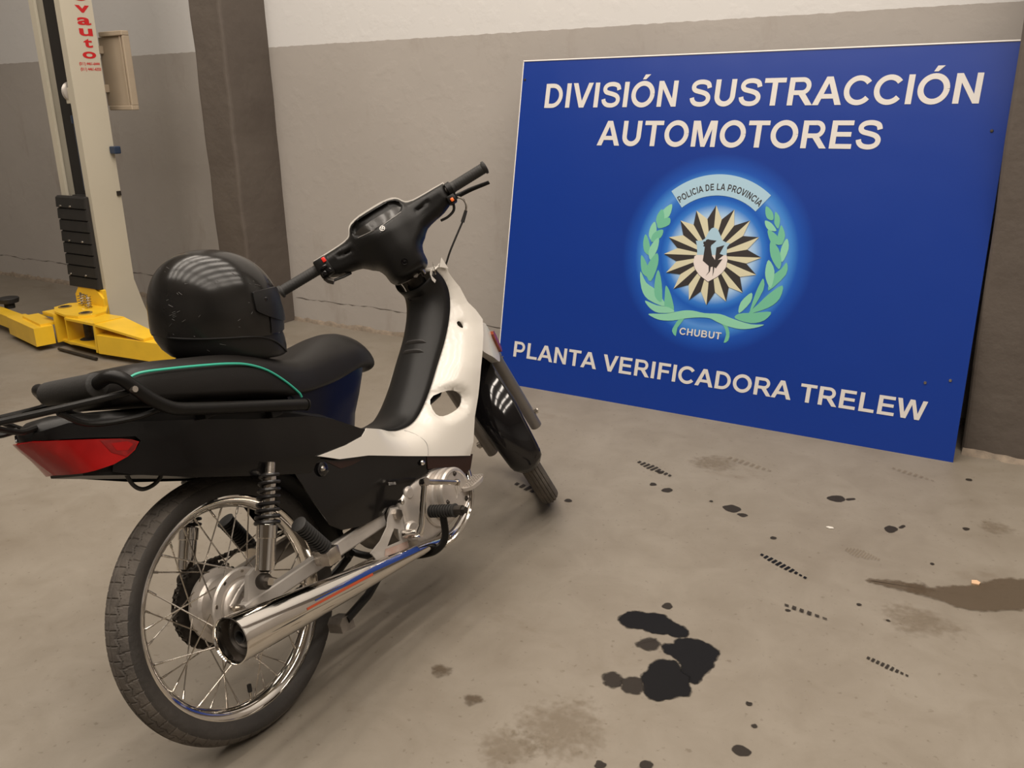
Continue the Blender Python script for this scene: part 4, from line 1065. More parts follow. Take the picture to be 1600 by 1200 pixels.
# swingarm
sa = MB()
def bar(mb, p, q, hh, ww, hh2=None):
    p = Vector(p); q = Vector(q); t = (q - p).normalized(); up = Vector((-t.z, 0, t.x)).normalized(); sd = t.cross(up)
    h2 = hh2 or hh
    rg = []
    for (c, h) in ((p, hh), (q, h2)):
        rg.append([c + up * h * u + sd * ww * w for (u, w) in ((-1, -.8), (-.8, -1), (.8, -1), (1, -.8), (1, .8), (.8, 1), (-.8, 1), (-1, .8))])
    mb.rings(rg); return mb
swo = bar(MB(), (-0.045, -0.093, 0.293), (0.435, -0.088, 0.298), 0.014, 0.011, 0.019).obj('swingarm', M['silver_paint'], moto, True, 30)
bar(MB(), (-0.045, 0.096, 0.290), (0.435, 0.088, 0.300), 0.018, 0.011, 0.022).obj('left_tube', M['silver_paint'], swo, True, 30)
bar(MB(), (0.36, -0.08, 0.298), (0.36, 0.08, 0.298), 0.02, 0.02).obj('cross_tube', M['silver_paint'], swo, True, 30)
MB().prism([(-0.035, 0.300), (0.035, 0.300), (0.028, 0.345), (0.010, 0.362), (-0.01, 0.355)], -0.098, -0.086, lambda u, v, h: (u, h, v)).obj('shock_lug', M['silver_paint'], swo)
MB().lathe([(0, -.012), (0.02, -.012), (0.024, -.006), (0.024, .006), (0.02, .012), (0, .012)], 'Y', 20, (0.435, -0.10, 0.297)).obj('pivot_bush', M['steel_dark'], swo, True)
MB().tube([(0.435, -0.125, 0.297), (0.435, 0.12, 0.297)], 0.009, 12).tube([(0.435, -0.116, 0.297), (0.435, -0.126, 0.297)], 0.014, 6).obj('pivot_bolt', M['chrome_dull'], swo, True, 30)
# muffler bracket plate (triangular window)
patch('exhaust_bracket', [(0.405, 0.300), (0.425, 0.318), (0.448, 0.312), (0.452, 0.285), (0.448, 0.205), (0.330, 0.226), (0.318, 0.250), (0.36, 0.262), (0.395, 0.283)],
      lambda u, v, h: (u, -0.112 - h, v), M['silver_paint'], moto, 0, [[(0.415, 0.270), (0.428, 0.262), (0.425, 0.232), (0.375, 0.240)]], 0.004)
MB().add([(0.355, -0.1175, 0.222), (0.447, -0.1175, 0.206), (0.447, -0.1175, 0.222), (0.365, -0.1175, 0.238)], [(0, 1, 2, 3)]).obj('orange_mark', M['rust'], moto)
# shocks
def shock(y):
    top = Vector((0.097, y, 0.545)); bot = Vector((-0.002, y, 0.338))
    d = (top - bot); L = d.length; dn = d.normalized()
    so = MB().tube([bot + dn * 0.018, bot + dn * 0.022, bot + dn * 0.085, bot + dn * 0.086, bot + dn * 0.112, bot + dn * 0.114], [0.010, 0.0195, 0.0195, 0.0215, 0.0215, 0.017], 24).obj('shock_absorber', M['chrome'], moto, True, 30)
    MB().tube([bot + dn * 0.112, bot + dn * (L - 0.012)], 0.0135, 20).obj('inner_tube', M['chrome'], so, True, 30)
    u = Vector((0, 1, 0)); w = dn.cross(u).normalized(); pts = []
    T = 7.6; a0 = 0.114; a1 = L - 0.012
    for i in range(int(T * 18) + 1):
        ph = 2 * PI * i / 18; t = i / (T * 18)
        pts.append(bot + dn * (a0 + (a1 - a0) * (t ** 1.12)) + (u * math.cos(ph) + w * math.sin(ph)) * (0.0240 - 0.005 * t))
    MB().tube(pts, 0.0040, 7).obj('spring', M['spring'], so, True)
    MB().lathe([(0, -.011), (0.014, -.011), (0.017, -.006), (0.017, .006), (0.014, .011), (0, .011)], 'Y', 20, tuple(bot)).obj('lower_eye', M['steel_dark'], so, True)
    MB().tube([bot + Vector((0, -0.02, 0)), bot + Vector((0, .014, 0))], 0.0085, 6).obj('lower_bolt', M['chrome'], so, True, 30)
    MB().tube([top - dn * 0.014, top - dn * 0.010, top + dn * .012], [0.019, 0.010, 0.010], 16).obj('upper_mount', M['chrome_dull'], so, True, 30)
shock(-0.128); shock(0.125)

# ---------------------------------------------------------------- exhaust
mr = Vector((-0.150, -0.172, 0.290)); mf = Vector((0.470, -0.135, 0.190))
md = (mf - mr).normalized(); ML = (mf - mr).length
mu = MB().turned([(0.055, 0.0395), (0.012, 0.0415), (0.003, 0.0425), (0.0, 0.0445), (0.001, 0.0465), (0.01, 0.0468), (.2, 0.0375), (.4, 0.0275), (ML - .06, 0.0175), (ML, 0.0150)], mr, md, 48)
muo = mu.obj('muffler', M['chrome'], moto, True, 50)
MB().turned([(0.034, 0.0412), (0.030, 0.034), (0.027, 0.030), (0.033, 0.026), (0.028, 0.020), (0.028, 0.012)], mr, md, 36).obj('end_cap', M['steel_dark'], muo, True, 40)
MB().turned([(0.060, 0.0105), (0.026, 0.0105), (0.024, 0.0115), (0.024, 0.0135), (0.034, 0.0140)], mr, md, 24).turned([(0.055, 0.0), (0.055, 0.0108)], mr, md, 24).obj('tail_pipe', M['rubber'], muo, True, 40)
def mrad(t): return float(np.interp(t, [0.01, .2, .4, ML - .06, ML], [0.0465, 0.0375, 0.0275, 0.0175, 0.0150])) + 0.0006
mup = Vector((0, 0, 1)); mup = (mup - md * mup.dot(md)).normalized(); msd = md.cross(mup).normalized()
if msd.y > 0: msd = -msd
def mstrip(name, t0, t1, a0, a1, b0, b1, m, n=24):
    v = []
    for i in range(n + 1):
        k = i / n; t = t0 + (t1 - t0) * k
        lo = a0 + (a1 - a0) * k; hi = b0 + (b1 - b0) * k
        for j in range(5):
            a = math.radians(lo + (hi - lo) * j / 4)
            v.append(mr + md * t + (msd * math.cos(a) + mup * math.sin(a)) * mrad(t))
    f = [(i * 5 + j, i * 5 + j + 1, (i + 1) * 5 + j + 1, (i + 1) * 5 + j) for i in range(n) for j in range(4)]
    mesh_obj(name, v, f, m, muo, True, 60)
mstrip('blue_stripe', 0.30, 0.60, 24, 14, 28, 62, M['sticker_blue'])
mstrip('red_stripe', 0.17, 0.40, 2, 6, 9, 18, M['sticker_red'])
mstrip('dark_stripe', 0.20, 0.42, 16, 20, 20, 30, M['sticker_blue'])
MB().tube([mf - md * 0.02, mf + md * 0.03, (0.56, -0.125, 0.172), (0.64, -0.115, 0.165), (0.735, -0.10, 0.195), (0.785, -0.085, 0.26), (0.79, -0.07, 0.32), (0.775, -0.05, 0.36)],
          [0.0155, 0.0135, 0.013, 0.0135, 0.0135, 0.0135, 0.0135, 0.0135], 18, sub=6).obj('exhaust_pipe', M['chrome'], moto, True, 50)

# ---------------------------------------------------------------- engine
en = MB().tube([(0.565, 0.075, 0.262), (0.565, -0.085, 0.262)], 0.105, 40).obj('engine', M['alu_dark'], moto, True, 30)
cyl = Vector((1, 0, 0.10)).normalized()
for k in range(9):
    c = Vector((0.665 + 0.011 * k, 0, 0.292 + .0015 * k))
    MB().box(c.x, c.x + 0.005, -0.062, 0.062, c.z - 0.052, c.z + 0.052, 0.001).obj('cooling_fin', M['alu_dark'], en)
MB().box(0.762, 0.815, -0.055, 0.055, 0.26, 0.36, 0.012).obj('cylinder_head', M['alu_dark'], en, True, 30)
# right crankcase cover: big body + raised round clutch/magneto cap
_cc = smooth2([(0.462, 0.305), (0.478, 0.332), (0.52, 0.346), (0.575, 0.350), (0.630, 0.340), (0.680, 0.322), (0.712, 0.290), (0.716, 0.250), (0.698, 0.212), (0.655, 0.190), (0.60, 0.178), (0.54, 0.172), (0.495, 0.182), (0.475, 0.205), (0.458, 0.235), (0.462, 0.27)], 3)
def ccfn(u, v, h):
    if h: return (u, -0.07, v)
    d = dist_poly((u, v), _cc)
    e = min(1, d / 0.02)
    return (u, -0.088 - 0.026 * math.sqrt(1 - (1 - e) ** 2), v)
patch('crankcase_cover', _cc, ccfn, M['alu'], en, 0.008, (), 1.0, sharp=40)
def disc(name, x, z, y0, prof, m, parent, n=40):
    return MB().lathe([(r, y0 - h) for r, h in prof], 'Y', n, (x, 0, z)).obj(name, m, parent, True, 20)
disc('cover_step', 0.615, 0.268, -0.108, [(0, 0), (0.078, 0), (0.078, 0.008), (0.074, 0.012), (0, 0.012)], M['alu'], en)
disc('cover_step', 0.632, 0.270, -0.118, [(0, 0), (0.070, 0), (0.070, 0.010), (0.066, 0.013), (0, 0.013)], M['alu'], en)
cap_ = disc('round_cover', 0.645, 0.272, -0.128, [(0, 0), (0.064, 0), (0.064, 0.014), (0.060, 0.019), (0.054, 0.020), (0.052, 0.018), (0, 0.018)], M['alu'], en)
for a in (75, 195, 315):
    MB().lathe([(0, -0.1505), (0.004, -0.1505), (0.005, -0.147), (0.007, -0.146), (0.007, -0.14), (0, -0.14)], 'Y', 14, (0.645 + 0.047 * math.cos(math.radians(a)), 0, 0.272 + 0.047 * math.sin(math.radians(a)))).obj('cover_screw', M['steel_dark'], cap_, True)
# embossed mark on the cap: three upright curved strokes and a small tail
for (pts) in ([(0.640, 0.262), (0.646, 0.275), (0.644, 0.292), (0.650, 0.304)], [(0.652, 0.270), (0.656, 0.282), (0.654, 0.298), (0.659, 0.306)], [(0.664, 0.272), (0.666, 0.286), (0.664, 0.300)], [(0.664, 0.274), (0.670, 0.271), (0.676, 0.272)]):
    MB().tube([(x, -0.1465, z - 0.008) for x, z in pts], 0.0016, 6, sub=3).obj('embossed_stroke', M['alu'], cap_, True)
disc('kick_boss', 0.475, 0.236, -0.100, [(0, 0), (0.026, 0), (0.026, 0.016), (0.021, 0.022), (0, 0.022)], M['alu'], en, 28)
disc('oil_cap', 0.505, 0.325, -0.100, [(0, 0), (0.018, 0), (0.018, 0.012), (0.012, 0.016), (0, 0.016)], M['alu'], en, 24)
for (bx, bz) in ((0.475, 0.315), (0.60, 0.343), (0.69, 0.31), (0.703, 0.235), (0.60, 0.186), (0.53, 0.178)):
    disc('case_bolt', bx, bz, -0.10, [(0, 0), (0.006, 0), (0.006, 0.012), (0.004, 0.014), (0, 0.014)], M['chrome_dull'], en, 8)
MB().tube([(0.53, -0.05, 0.35), (0.545, -0.06, 0.368), (0.60, -0.06, 0.372), (0.66, -0.04, 0.36)], 0.006, 8, sub=4).obj('breather_hose', M['rubber'], en, True)
# kick starter
ks = MB().tube([(0.440, -0.120, 0.243), (0.447, -0.168, 0.243)], 0.011, 16).tube([(0.445, -0.162, 0.243), (0.452, -0.170, 0.26), (0.497, -0.176, 0.352)], [0.011, 0.0085, 0.0075], 12).obj('kick_starter', M['chrome'], moto, True, 40)
MB().tube([(0.497, -0.168, 0.352), (0.497, -0.186, 0.356)], 0.0105, 14).tube([(0.488, -0.178, 0.359), (0.615, -0.181, 0.307)], [0.0075, 0.0065], 12).tube([(0.610, -0.181, 0.309), (0.6165, -0.181, 0.3065)], 0.009, 12).obj('kick_pedal', M['chrome_dull'], ks, True, 40)
# brake pedal
bpd = MB().tube([(0.560, -0.13, 0.158), (0.60, -0.145, 0.168), (0.665, -0.150, 0.198), (0.693, -0.152, 0.235), (0.703, -0.152, 0.262)], [0.007, 0.007, 0.0065, 0.006, 0.005], 10, sub=5).obj('brake_pedal', M['chrome'], moto, True)
MB().prism(smooth2([(0.690, -0.165), (0.705, -0.178), (0.74, -0.180), (0.765, -0.168), (0.768, -0.150), (0.745, -0.136), (0.705, -0.138), (0.688, -0.15)], 3), 0, 1,
           lambda u, v, h: (u - .02, v, 0.262 + (u - 0.69) * 0.12 + h * 0.009)).obj('pedal_pad', M['alu'], bpd, True, 30)
st_ = MB()
for i in range(8):
    for j in range(4):
        u = 0.680 + i * 0.0085; v = -0.1705 + j * 0.009
        st_.box(u - 0.0026, u + 0.0026, v - 0.0028, v + 0.0028, 0.2725 + (u - .69) * .12, 0.2765 + (u - .69) * .12)
tag(st_.obj('grip_studs', M['alu'], bpd), kind='stuff')
# front foot rests on a cross bar
fb = MB().tube([(0.50, 0.22, 0.232), (0.505, 0.13, 0.165), (0.50, 0.0, 0.155), (0.505, -0.11, 0.160), (0.515, -0.150, 0.172), (0.530, -0.168, 0.198), (0.537, -0.173, 0.252)], 0.0095, 12, sub=6).obj('footrest_bar', M['black_plastic'], moto, True)
def peg(name, a, b, r, rings, parent, m, m2):
    a = Vector(a); b = Vector(b); d = (b - a); L = d.length; d = d.normalized(); P = []; R = []
    for i in range(rings):
        s = i / rings
        P += [a + d * L * s, a + d * L * (s + 0.35 / rings), a + d * L * (s + 0.4 / rings), a + d * L * (s + 0.95 / rings)]
        R += [r, r, r * 0.78, r * 0.78]
    P += [b - d * .004, b, b + d * 0.002]; R += [r, r * 1.08, r * 0.8]
    return MB().tube(P, R, 16).obj(name, m, parent, True, 30)
for sy in (-1, 1):
    peg('foot_peg', (0.537, -0.138, 0.262) if sy < 0 else (0.50, 0.16, 0.235), (0.537, -0.215, 0.262) if sy < 0 else (0.50, 0.25, 0.235), 0.0165, 9, fb, M['rubber'], None)
MB().tube([(0.537, -0.21, 0.262), (0.537, -0.238, 0.262)], 0.0125, 12).tube([(0.537, -0.236, 0.262), (0.537, -0.248, 0.262)], 0.009, 6).obj('peg_hinge', M['steel_dark'], fb, True, 30)
# passenger pegs folded up
pr1 = peg('rear_foot_peg', (0.158, -0.150, 0.338), (0.100, -0.158, 0.418), 0.0165, 12, moto, M['rubber'], None)
MB().box(0.150, 0.190, -0.158, -0.112, 0.296, 0.332, 0.004).obj('peg_bracket', M['chrome_dull'], pr1, True, 30)
pr2 = peg('rear_foot_peg', (0.205, 0.155, 0.325), (0.168, 0.160, 0.405), 0.020, 12, moto, M['rubber'], None)
MB().box(0.19, 0.23, 0.105, 0.16, 0.29, 0.325, 0.004).obj('peg_bracket', M['chrome_dull'], pr2, True, 30)
# stands
side = MB().tube([(0.47, 0.10, 0.19), (0.50, 0.19, 0.02)], 0.009, 10)
sw_ = BRm @ Vector((0.47, 0.10, 0.17))
# side stand foot must reach the floor: solve for y at floor height
def floor_pt(x, y):
    # z in bike frame where world z = 0.006
    return (x, y, (0.010 + 0.25432088892916194 * y) / 0.9671198919752819)
fp = floor_pt(0.50, 0.25)
sdo = MB().tube([(0.46, 0.095, 0.185), fp], 0.009, 10).obj('side_stand', M['black_plastic'], moto, True)
MB().lathe([(0, -.004), (0.022, -.004), (0.022, .004), (0, .004)], 'Z', 16, (0, 0, 0)).xf(lambda p: Vector(fp) + Vector((p.x, p.y, p.z + p.y * 0.263))).obj('stand_foot', M['steel_dark'], sdo, True, 30)
cs = MB().tube([(0.42, -0.07, 0.19), (0.30, -0.085, 0.150), (0.205, -0.095, 0.138)], 0.010, 10).tube([(0.42, 0.07, 0.19), (0.30, 0.085, 0.150), (0.205, 0.095, 0.138)], 0.010, 10).tube([(0.33, -0.08, 0.16), (0.33, 0.08, 0.16)], 0.009, 10).obj('centre_stand', M['black_plastic'], moto, True)
MB().prism([(0.180, 0.118), (0.222, 0.112), (0.222, 0.145), (0.192, 0.150), (0.180, 0.140)], -0.100, -0.060, lambda u, v, h: (u, h, v)).obj('stand_foot', M['alu_dark'], cs)
# rear mudguard over the tyre
mg_ = []
for a in np.linspace(math.radians(-6), math.radians(84), 26):
    rr = 0.312 + 0.02 * max(0, (a - 1.6))
    row = []
    for (dy, dr) in ((-0.062, -0.02), (-0.058, -0.004), (-0.03, 0.004), (0, 0.007), (0.03, 0.004), (0.058, -0.004), (0.062, -0.02), (0.058, -0.02), (0.05, -0.008), (0, 0.002), (-0.05, -0.008), (-0.058, -0.02)):
        row.append(((rr + dr) * math.cos(a) * 1.0, dy, RWH + (rr + dr) * math.sin(a)))
    mg_.append(row)
MB().rings(mg_).obj('rear_mudguard', M['inner_plastic'], moto, True, 50)
MB().tube([(0.435, 0.05, 0.33), (0.30, 0.05, 0.52), (0.1, 0.05, 0.60), (-0.2, 0.05, 0.68)], 0.014, 10).tube([(0.435, -0.05, 0.33), (0.30, -0.05, 0.52), (0.1, -0.05, 0.60), (-0.2, -0.05, 0.68)], 0.014, 10).tube([(0.40, 0, 0.42), (0.85, 0, 0.50), (0.98, 0, 0.62)], 0.02, 12).tube([(1.01, 0, 0.58), (0.895, 0, 0.81)], 0.028, 16).obj('frame', M['black_plastic'], moto, True)

# ---------------------------------------------------------------- tail and side bodywork
def tomap(pts): return [(s_of_x(x), z) for x, z in pts]
tp = [(-0.292, 0.762), (-0.246, 0.763), (-0.175, 0.739), (-0.108, 0.718), (-0.007, 0.688), (0.106, 0.650), (0.172, 0.632), (0.243, 0.612), (0.315, 0.582), (0.391, 0.536), (0.427, 0.513), (0.331, 0.512), (0.262, 0.520), (0.234, 0.508), (0.213, 0.490),
      (0.066, 0.541), (-0.058, 0.586), (-0.175, 0.638), (-0.205, 0.655), (-0.20, 0.668), (-0.175, 0.672), (-0.155, 0.681), (-0.143, 0.692), (-0.150, 0.703), (-0.177, 0.711), (-0.215, 0.724), (-0.256, 0.737), (-0.30, 0.752)]
def side_map(side, grow=0.0, zc=None, k=6.0):
    def fn(s, z, h):
        x = x_of_s(s)
        zm = 0.66 - 0.30 * x if zc is None else zc(x)
        y = wof(x) * (1 - k * (z - zm) ** 2)
        # plan normal
        e = 1e-3; nx = -(wof(x + e) - wof(x - e)) / (2 * e) if x > -0.304 else -6.0
        L = math.hypot(nx, 1); g = grow - h
        return (x + nx / L * g, side * (y + g / L), z)
    return fn
for sd in (-1, 1):
    patch('tail_panel', tomap(tp), side_map(sd), M['black_body'], moto, 0.018, (), 0.003)
# tail lamp, wrapping round the end
lens = [(-0.256, 0.734), (-0.215, 0.721), (-0.177, 0.708), (-0.159, 0.700), (-0.149, 0.692), (-0.160, 0.680), (-0.175, 0.673), (-0.202, 0.668), (-0.239, 0.668), (-0.268, 0.670)]
ls = [(s_of_x(x), z) for x, z in lens]
full = [(0.0, 0.750), (s_of_x(-0.296), 0.749)] + ls + [(0.0, 0.676)] + [(-s, z) for s, z in ls[::-1]] + [(-s_of_x(-0.296), 0.749)]
def lens_map(g):
    f0 = side_map(-1, g, lambda x: 0.66 - 0.30 * x); f1 = side_map(1, g, lambda x: 0.66 - 0.30 * x)
    def fn(s, z, h):
        p = f0(s, z, h) if s >= 0 else f1(-s, z, h)
        return (p[0] + 0.62 * max(0, 0.748 - z) * math.exp(-(s / 0.075) ** 2), p[1], p[2])
    return fn
tl = patch('tail_lamp', full, lens_map(0.006), M['lens_red'], moto, 0.01, (), 0.012)
for sd in (1, -1):
    q = [(s_of_x(-0.212), 0.718), (s_of_x(-0.175), 0.7065), (s_of_x(-0.158), 0.699), (s_of_x(-0.152), 0.692), (s_of_x(-0.161), 0.682), (s_of_x(-0.178), 0.675), (s_of_x(-0.200), 0.690)]
    patch('indicator_section', [(sd * a, b) for a, b in q], lens_map(0.0068), M['lens_dark'], tl, 0.01)
    q2 = [(s_of_x(-0.196), 0.706), (s_of_x(-0.168), 0.700), (s_of_x(-0.160), 0.692), (s_of_x(-0.172), 0.684), (s_of_x(-0.190), 0.690)]
    patch('indicator_reflector', [(sd * a, b) for a, b in q2], lens_map(0.0074), M['lens_red'], tl, 0.01)
# tail top cover
rg = []
for x, zt, w in ((-0.300, 0.757, .012), (-0.290, 0.768, .030), (-0.27, 0.774, .045), (-0.24, 0.773, .058), (-0.18, 0.760, .080), (-0.10, 0.742, .092), (0.0, 0.715, .104), (0.12, 0.675, .112), (0.22, 0.640, 0.114), (0.30, 0.605, .112), (0.38, 0.555, .108), (0.43, 0.52, .105)):
    ww = min(w, max(0.012, wof(x) - 0.004)); b = zt - (0.055 if x > -.24 else 0.022)
    rg.append([(x, -ww, b), (x, -ww, zt - 0.014), (x, -ww * .86, zt - 0.003), (x, -ww * 0.5, zt + .004), (x, 0, zt + 0.006), (x, ww * 0.5, zt + .004), (x, ww * .86, zt - 0.003), (x, ww, zt - 0.014), (x, ww, b)])
MB().rings(rg).obj('tail_cover', M['black_plastic'], moto, True, 45)
# underside tray
rg = []
for x in (-0.245, -0.22, -0.18, -0.10, -0.02, 0.06):
    w = wof(x) - 0.012; zt = 0.700 - 0.25 * (x + .283); b = 0.664 - (x + 0.245) * 0.38
    rg.append([(x, -w, b), (x, -w, zt), (x, w, zt), (x, w, b)])
MB().rings(rg).obj('undertray', M['inner_plastic'], moto)
MB().tube([(-0.165, -0.05, 0.640), (-0.155, -0.045, 0.612), (-0.137, -0.04, 0.596), (-0.115, -0.04, 0.594), (-0.098, -0.045, 0.602), (-0.088, -0.05, 0.618)], 0.0042, 8, sub=5).obj('cable_loop', M['rubber'], moto, True)
# lower side cover
lo = [(0.232, 0.507), (0.249, 0.518), (0.303, 0.492), (0.402, 0.466), (0.541, 0.413), (0.601, 0.390), (0.587, 0.346), (0.546, 0.348), (0.513, 0.340), (0.451, 0.314), (0.399, 0.311), (0.325, 0.317), (0.253, 0.337), (0.222, 0.362), (0.204, 0.402), (0.184, 0.455), (0.172, 0.505)]
for sd in (-1, 1):
    lc = patch('lower_side_cover', tomap(lo), side_map(sd, -0.005, lambda x: 0.42, 5.0), M['black_body'], moto, 0.02, (), 0.003)
    patch('swoosh_highlight', tomap([(0.262, 0.500), (0.303, 0.484), (0.38, 0.462), (0.34, 0.462), (0.30, 0.468)]), side_map(sd, -0.0042, lambda x: 0.42, 5.0), M['brown_gloss'], lc, 0.02)
    if sd < 0:
        for k, (x, z) in enumerate(((0.449, 0.361),)):
            text_fit('side_lettering', 'ZY110', M['grey_print'], lc, lambda u, v: (0.440 + u, -0.1140 - 0.0, 0.372 - u * 0.32 + v), 0.026, 0.007, 0.03)
strip = [(0.600, 0.394), (0.671, 0.366), (0.775, 0.330), (0.752, 0.296), (0.730, 0.290), (0.700, 0.306), (0.655, 0.338), (0.590, 0.356)]
for sd in (-1, 1):
    patch('lower_fairing', tomap(strip), side_map(sd, -0.004, lambda x: 0.36, 3.0), M['brown_gloss'], moto, 0.02, (), 0.003)
for (x, z) in ((0.241, 0.490), (0.574, 0.380)):
    MB().lathe([(0, -0.006), (0.005, -0.005), (0.0075, -0.001), (0.0075, 0.0)], 'Y', 16, (x, -wof(x) + 0.002, z)).obj('cover_bolt', M['chrome'], moto, True)
MB().lathe([(0, -0.001), (0.014, -0.001), (0.016, 0.0), (0.016, 0.002)], 'Y', 20, (0.243, -wof(.243) + 0.002, 0.488)).obj('bolt_cup', M['black_gloss'], moto, True)
# battery cover under the seat nose
rg = []
for z, xf_, w in ((0.525, 0.448, .075), (0.56, 0.462, .078), (0.60, 0.492, .080), (0.64, 0.520, .080), (0.665, 0.535, 0.078)):
    ring = [(0.22, w + .025, z), (0.30, w + .018, z), (xf_ - 0.06, w, z), (xf_ - 0.015, w * .85, z), (xf_, w * .5, z), (xf_ + .002, 0, z), (xf_, -w * .5, z), (xf_ - .015, -w * .85, z), (xf_ - .06, -w, z), (0.30, -w - .018, z), (0.22, -w - .025, z)]
    rg.append(ring)
MB().rings(rg).obj('under_seat_cover', M['navy'], moto, True, 40)
MB().box(0.445, 0.475, -0.02, 0.02, 0.535, 0.565, 0.004).obj('seat_latch', M['rubber'], moto)

# ---------------------------------------------------------------- seat
secs = [(-0.150, 0.785, 0.765, 0.060), (-0.145, 0.802, 0.763, 0.082), (-0.133, 0.818, 0.760, 0.100), (-0.110, 0.829, 0.755, 0.110), (-0.06, 0.826, 0.742, 0.117), (0.02, 0.812, 0.721, 0.121), (0.10, 0.798, 0.700, 0.122), (0.17, 0.782, 0.679, 0.121), (0.23, 0.757, 0.662, 0.116),
        (0.28, 0.742, 0.653, 0.108), (0.33, 0.743, 0.649, 0.100), (0.39, 0.753, 0.647, 0.093), (0.45, 0.760, 0.650, 0.087), (0.50, 0.755, 0.652, 0.082), (0.535, 0.741, 0.645, 0.074), (0.558, 0.726, 0.636, 0.066), (0.577, 0.707, 0.634, 0.054), (0.589, 0.688, 0.640, 0.040), (0.594, 0.672, 0.652, 0.020)]
sv = [Vector((a, b, c)) for a, b, c, d in secs]
SP, SWd = smooth_path(sv, [d for a, b, c, d in secs], 4)
rg = []
for p, w in zip(SP, SWd):
    x, zt, zb = p
    rd = min(1, max(0, (x - 0.20) / 0.25))      # round front, flatter rear
    row = []
    N = 26
    for k in range(N):
        a = -PI / 2 + 2 * PI * k / N
        ex = 2.0 + 2.6 * (1 - rd)
        cx_, cz = math.cos(a), math.sin(a)
        if cz < 0:
            eb = 6 - 3.6 * min(1, max(0, (x - 0.44) / 0.12))
            y = w * math.copysign(abs(cx_) ** (2 / eb), cx_); z = zb + (zt - zb) * 0.35 * (1 + math.copysign(abs(cz) ** (2 / eb), cz))
        else:
            y = w * math.copysign(abs(cx_) ** (2 / ex), cx_); z = zb + (zt - zb) * (0.35 + 0.65 * abs(cz) ** (2 / ex))
        row.append((x, y * (0.94 + .06 * min(1, max(0, (zt - z) / 0.04))), z))
    rg.append(row)
seat = MB().rings(rg).obj('seat', M['seat'], moto, True, 60)
for sd in (-1, 1):
    pp = [(-0.140, 0.103, 0.806), (-0.115, 0.112, 0.812), (-0.06, 0.119, 0.804), (0.02, 0.122, 0.789), (0.08, 0.1225, 0.776), (0.125, 0.122, 0.762), (0.17, 0.121, 0.738), (0.21, 0.1185, 0.704), (0.243, 0.115, 0.668), (0.250, 0.113, 0.655)]
    MB().tube([(x, sd * (y + .0005), z) for x, y, z in pp], 0.0026, 8, sub=5).obj('piping', M['green'], seat, True)

# ---------------------------------------------------------------- grab rail and rack
def rail_pts(sd):
    return [(0.232, sd * 0.135, 0.641), (0.10, sd * 0.135, 0.678), (-0.04, sd * 0.136, 0.717), (-0.09, sd * 0.137, 0.735), (-0.125, sd * 0.138, 0.762), (-0.150, sd * 0.136, 0.792), (-0.166, sd * 0.130, 0.815), (-0.178, sd * 0.112, 0.822), (-0.182, sd * 0.080, 0.814)]
grl = None
for sd in (-1, 1):
    o = MB().tube(rail_pts(sd), [0.0125] * 9, 14, sub=5).obj('grab_rail', M['black_plastic'], moto, True)
    MB().tube([(0.235, sd * 0.135, 0.640), (0.238, sd * 0.135, 0.639)], 0.0135, 14).obj('rail_end', M['inner_plastic'], o, True)
    MB().box(-0.02, 0.02, min(sd * .10, sd * .132), max(sd * .10, sd * .132), 0.690, 0.708, 0.002).obj('rail_bracket', M['black_plastic'], o)
    MB().box(0.14, 0.17, min(sd * .10, sd * .132), max(sd * .10, sd * .132), 0.640, 0.660, 0.002).obj('rail_bracket', M['black_plastic'], o)
    MB().tube([(-0.158, sd * 0.150, 0.790), (-0.158, sd * 0.140, 0.790)], 0.006, 8).obj('rail_bolt', M['chrome_dull'], o, True)
MB().tube([(-0.182, y, 0.812 + 0.0 * y) for y in (-0.084, -0.081, -0.05, 0, 0.05, 0.079, 0.082)], [0.018, 0.0225, 0.023, 0.023, 0.023, 0.0225, 0.018], 18, sx=1.0).obj('back_pad', M['rubber'], moto, True, 40)
rk = MB().tube([(-0.155, -0.122, 0.786), (-0.27, -0.10, 0.794), (-0.42, -0.095, 0.808), (-0.50, -0.07, 0.815), (-0.51, 0.0, 0.816), (-0.50, 0.07, 0.815), (-0.42, 0.095, 0.808), (-0.27, 0.10, 0.794), (-0.155, 0.122, 0.786)], 0.0065, 10, sub=4).obj('luggage_rack', M['black_plastic'], moto, True)
for sd in (-1, 1):
    MB().tube([(-0.100, sd * 0.125, 0.738), (-0.15, sd * 0.105, 0.737), (-0.225, sd * 0.090, 0.752), (-0.275, sd * 0.095, 0.788)], 0.0055, 8, sub=4).obj('rack_brace', M['black_plastic'], rk, True)
    MB().tube([(-0.285, sd * 0.03, 0.770), (-0.318, sd * 0.04, 0.772), (-0.36, sd * 0.06, 0.790), (-0.40, sd * 0.09, 0.806)], 0.0055, 8, sub=4).obj('rack_brace', M['black_plastic'], rk, True)
for xx in (-0.33, -0.41, -0.47):
    MB().tube([(xx, -0.09, 0.802), (xx, 0.09, 0.802)], 0.005, 8).obj('rack_crossbar', M['black_plastic'], rk, True)

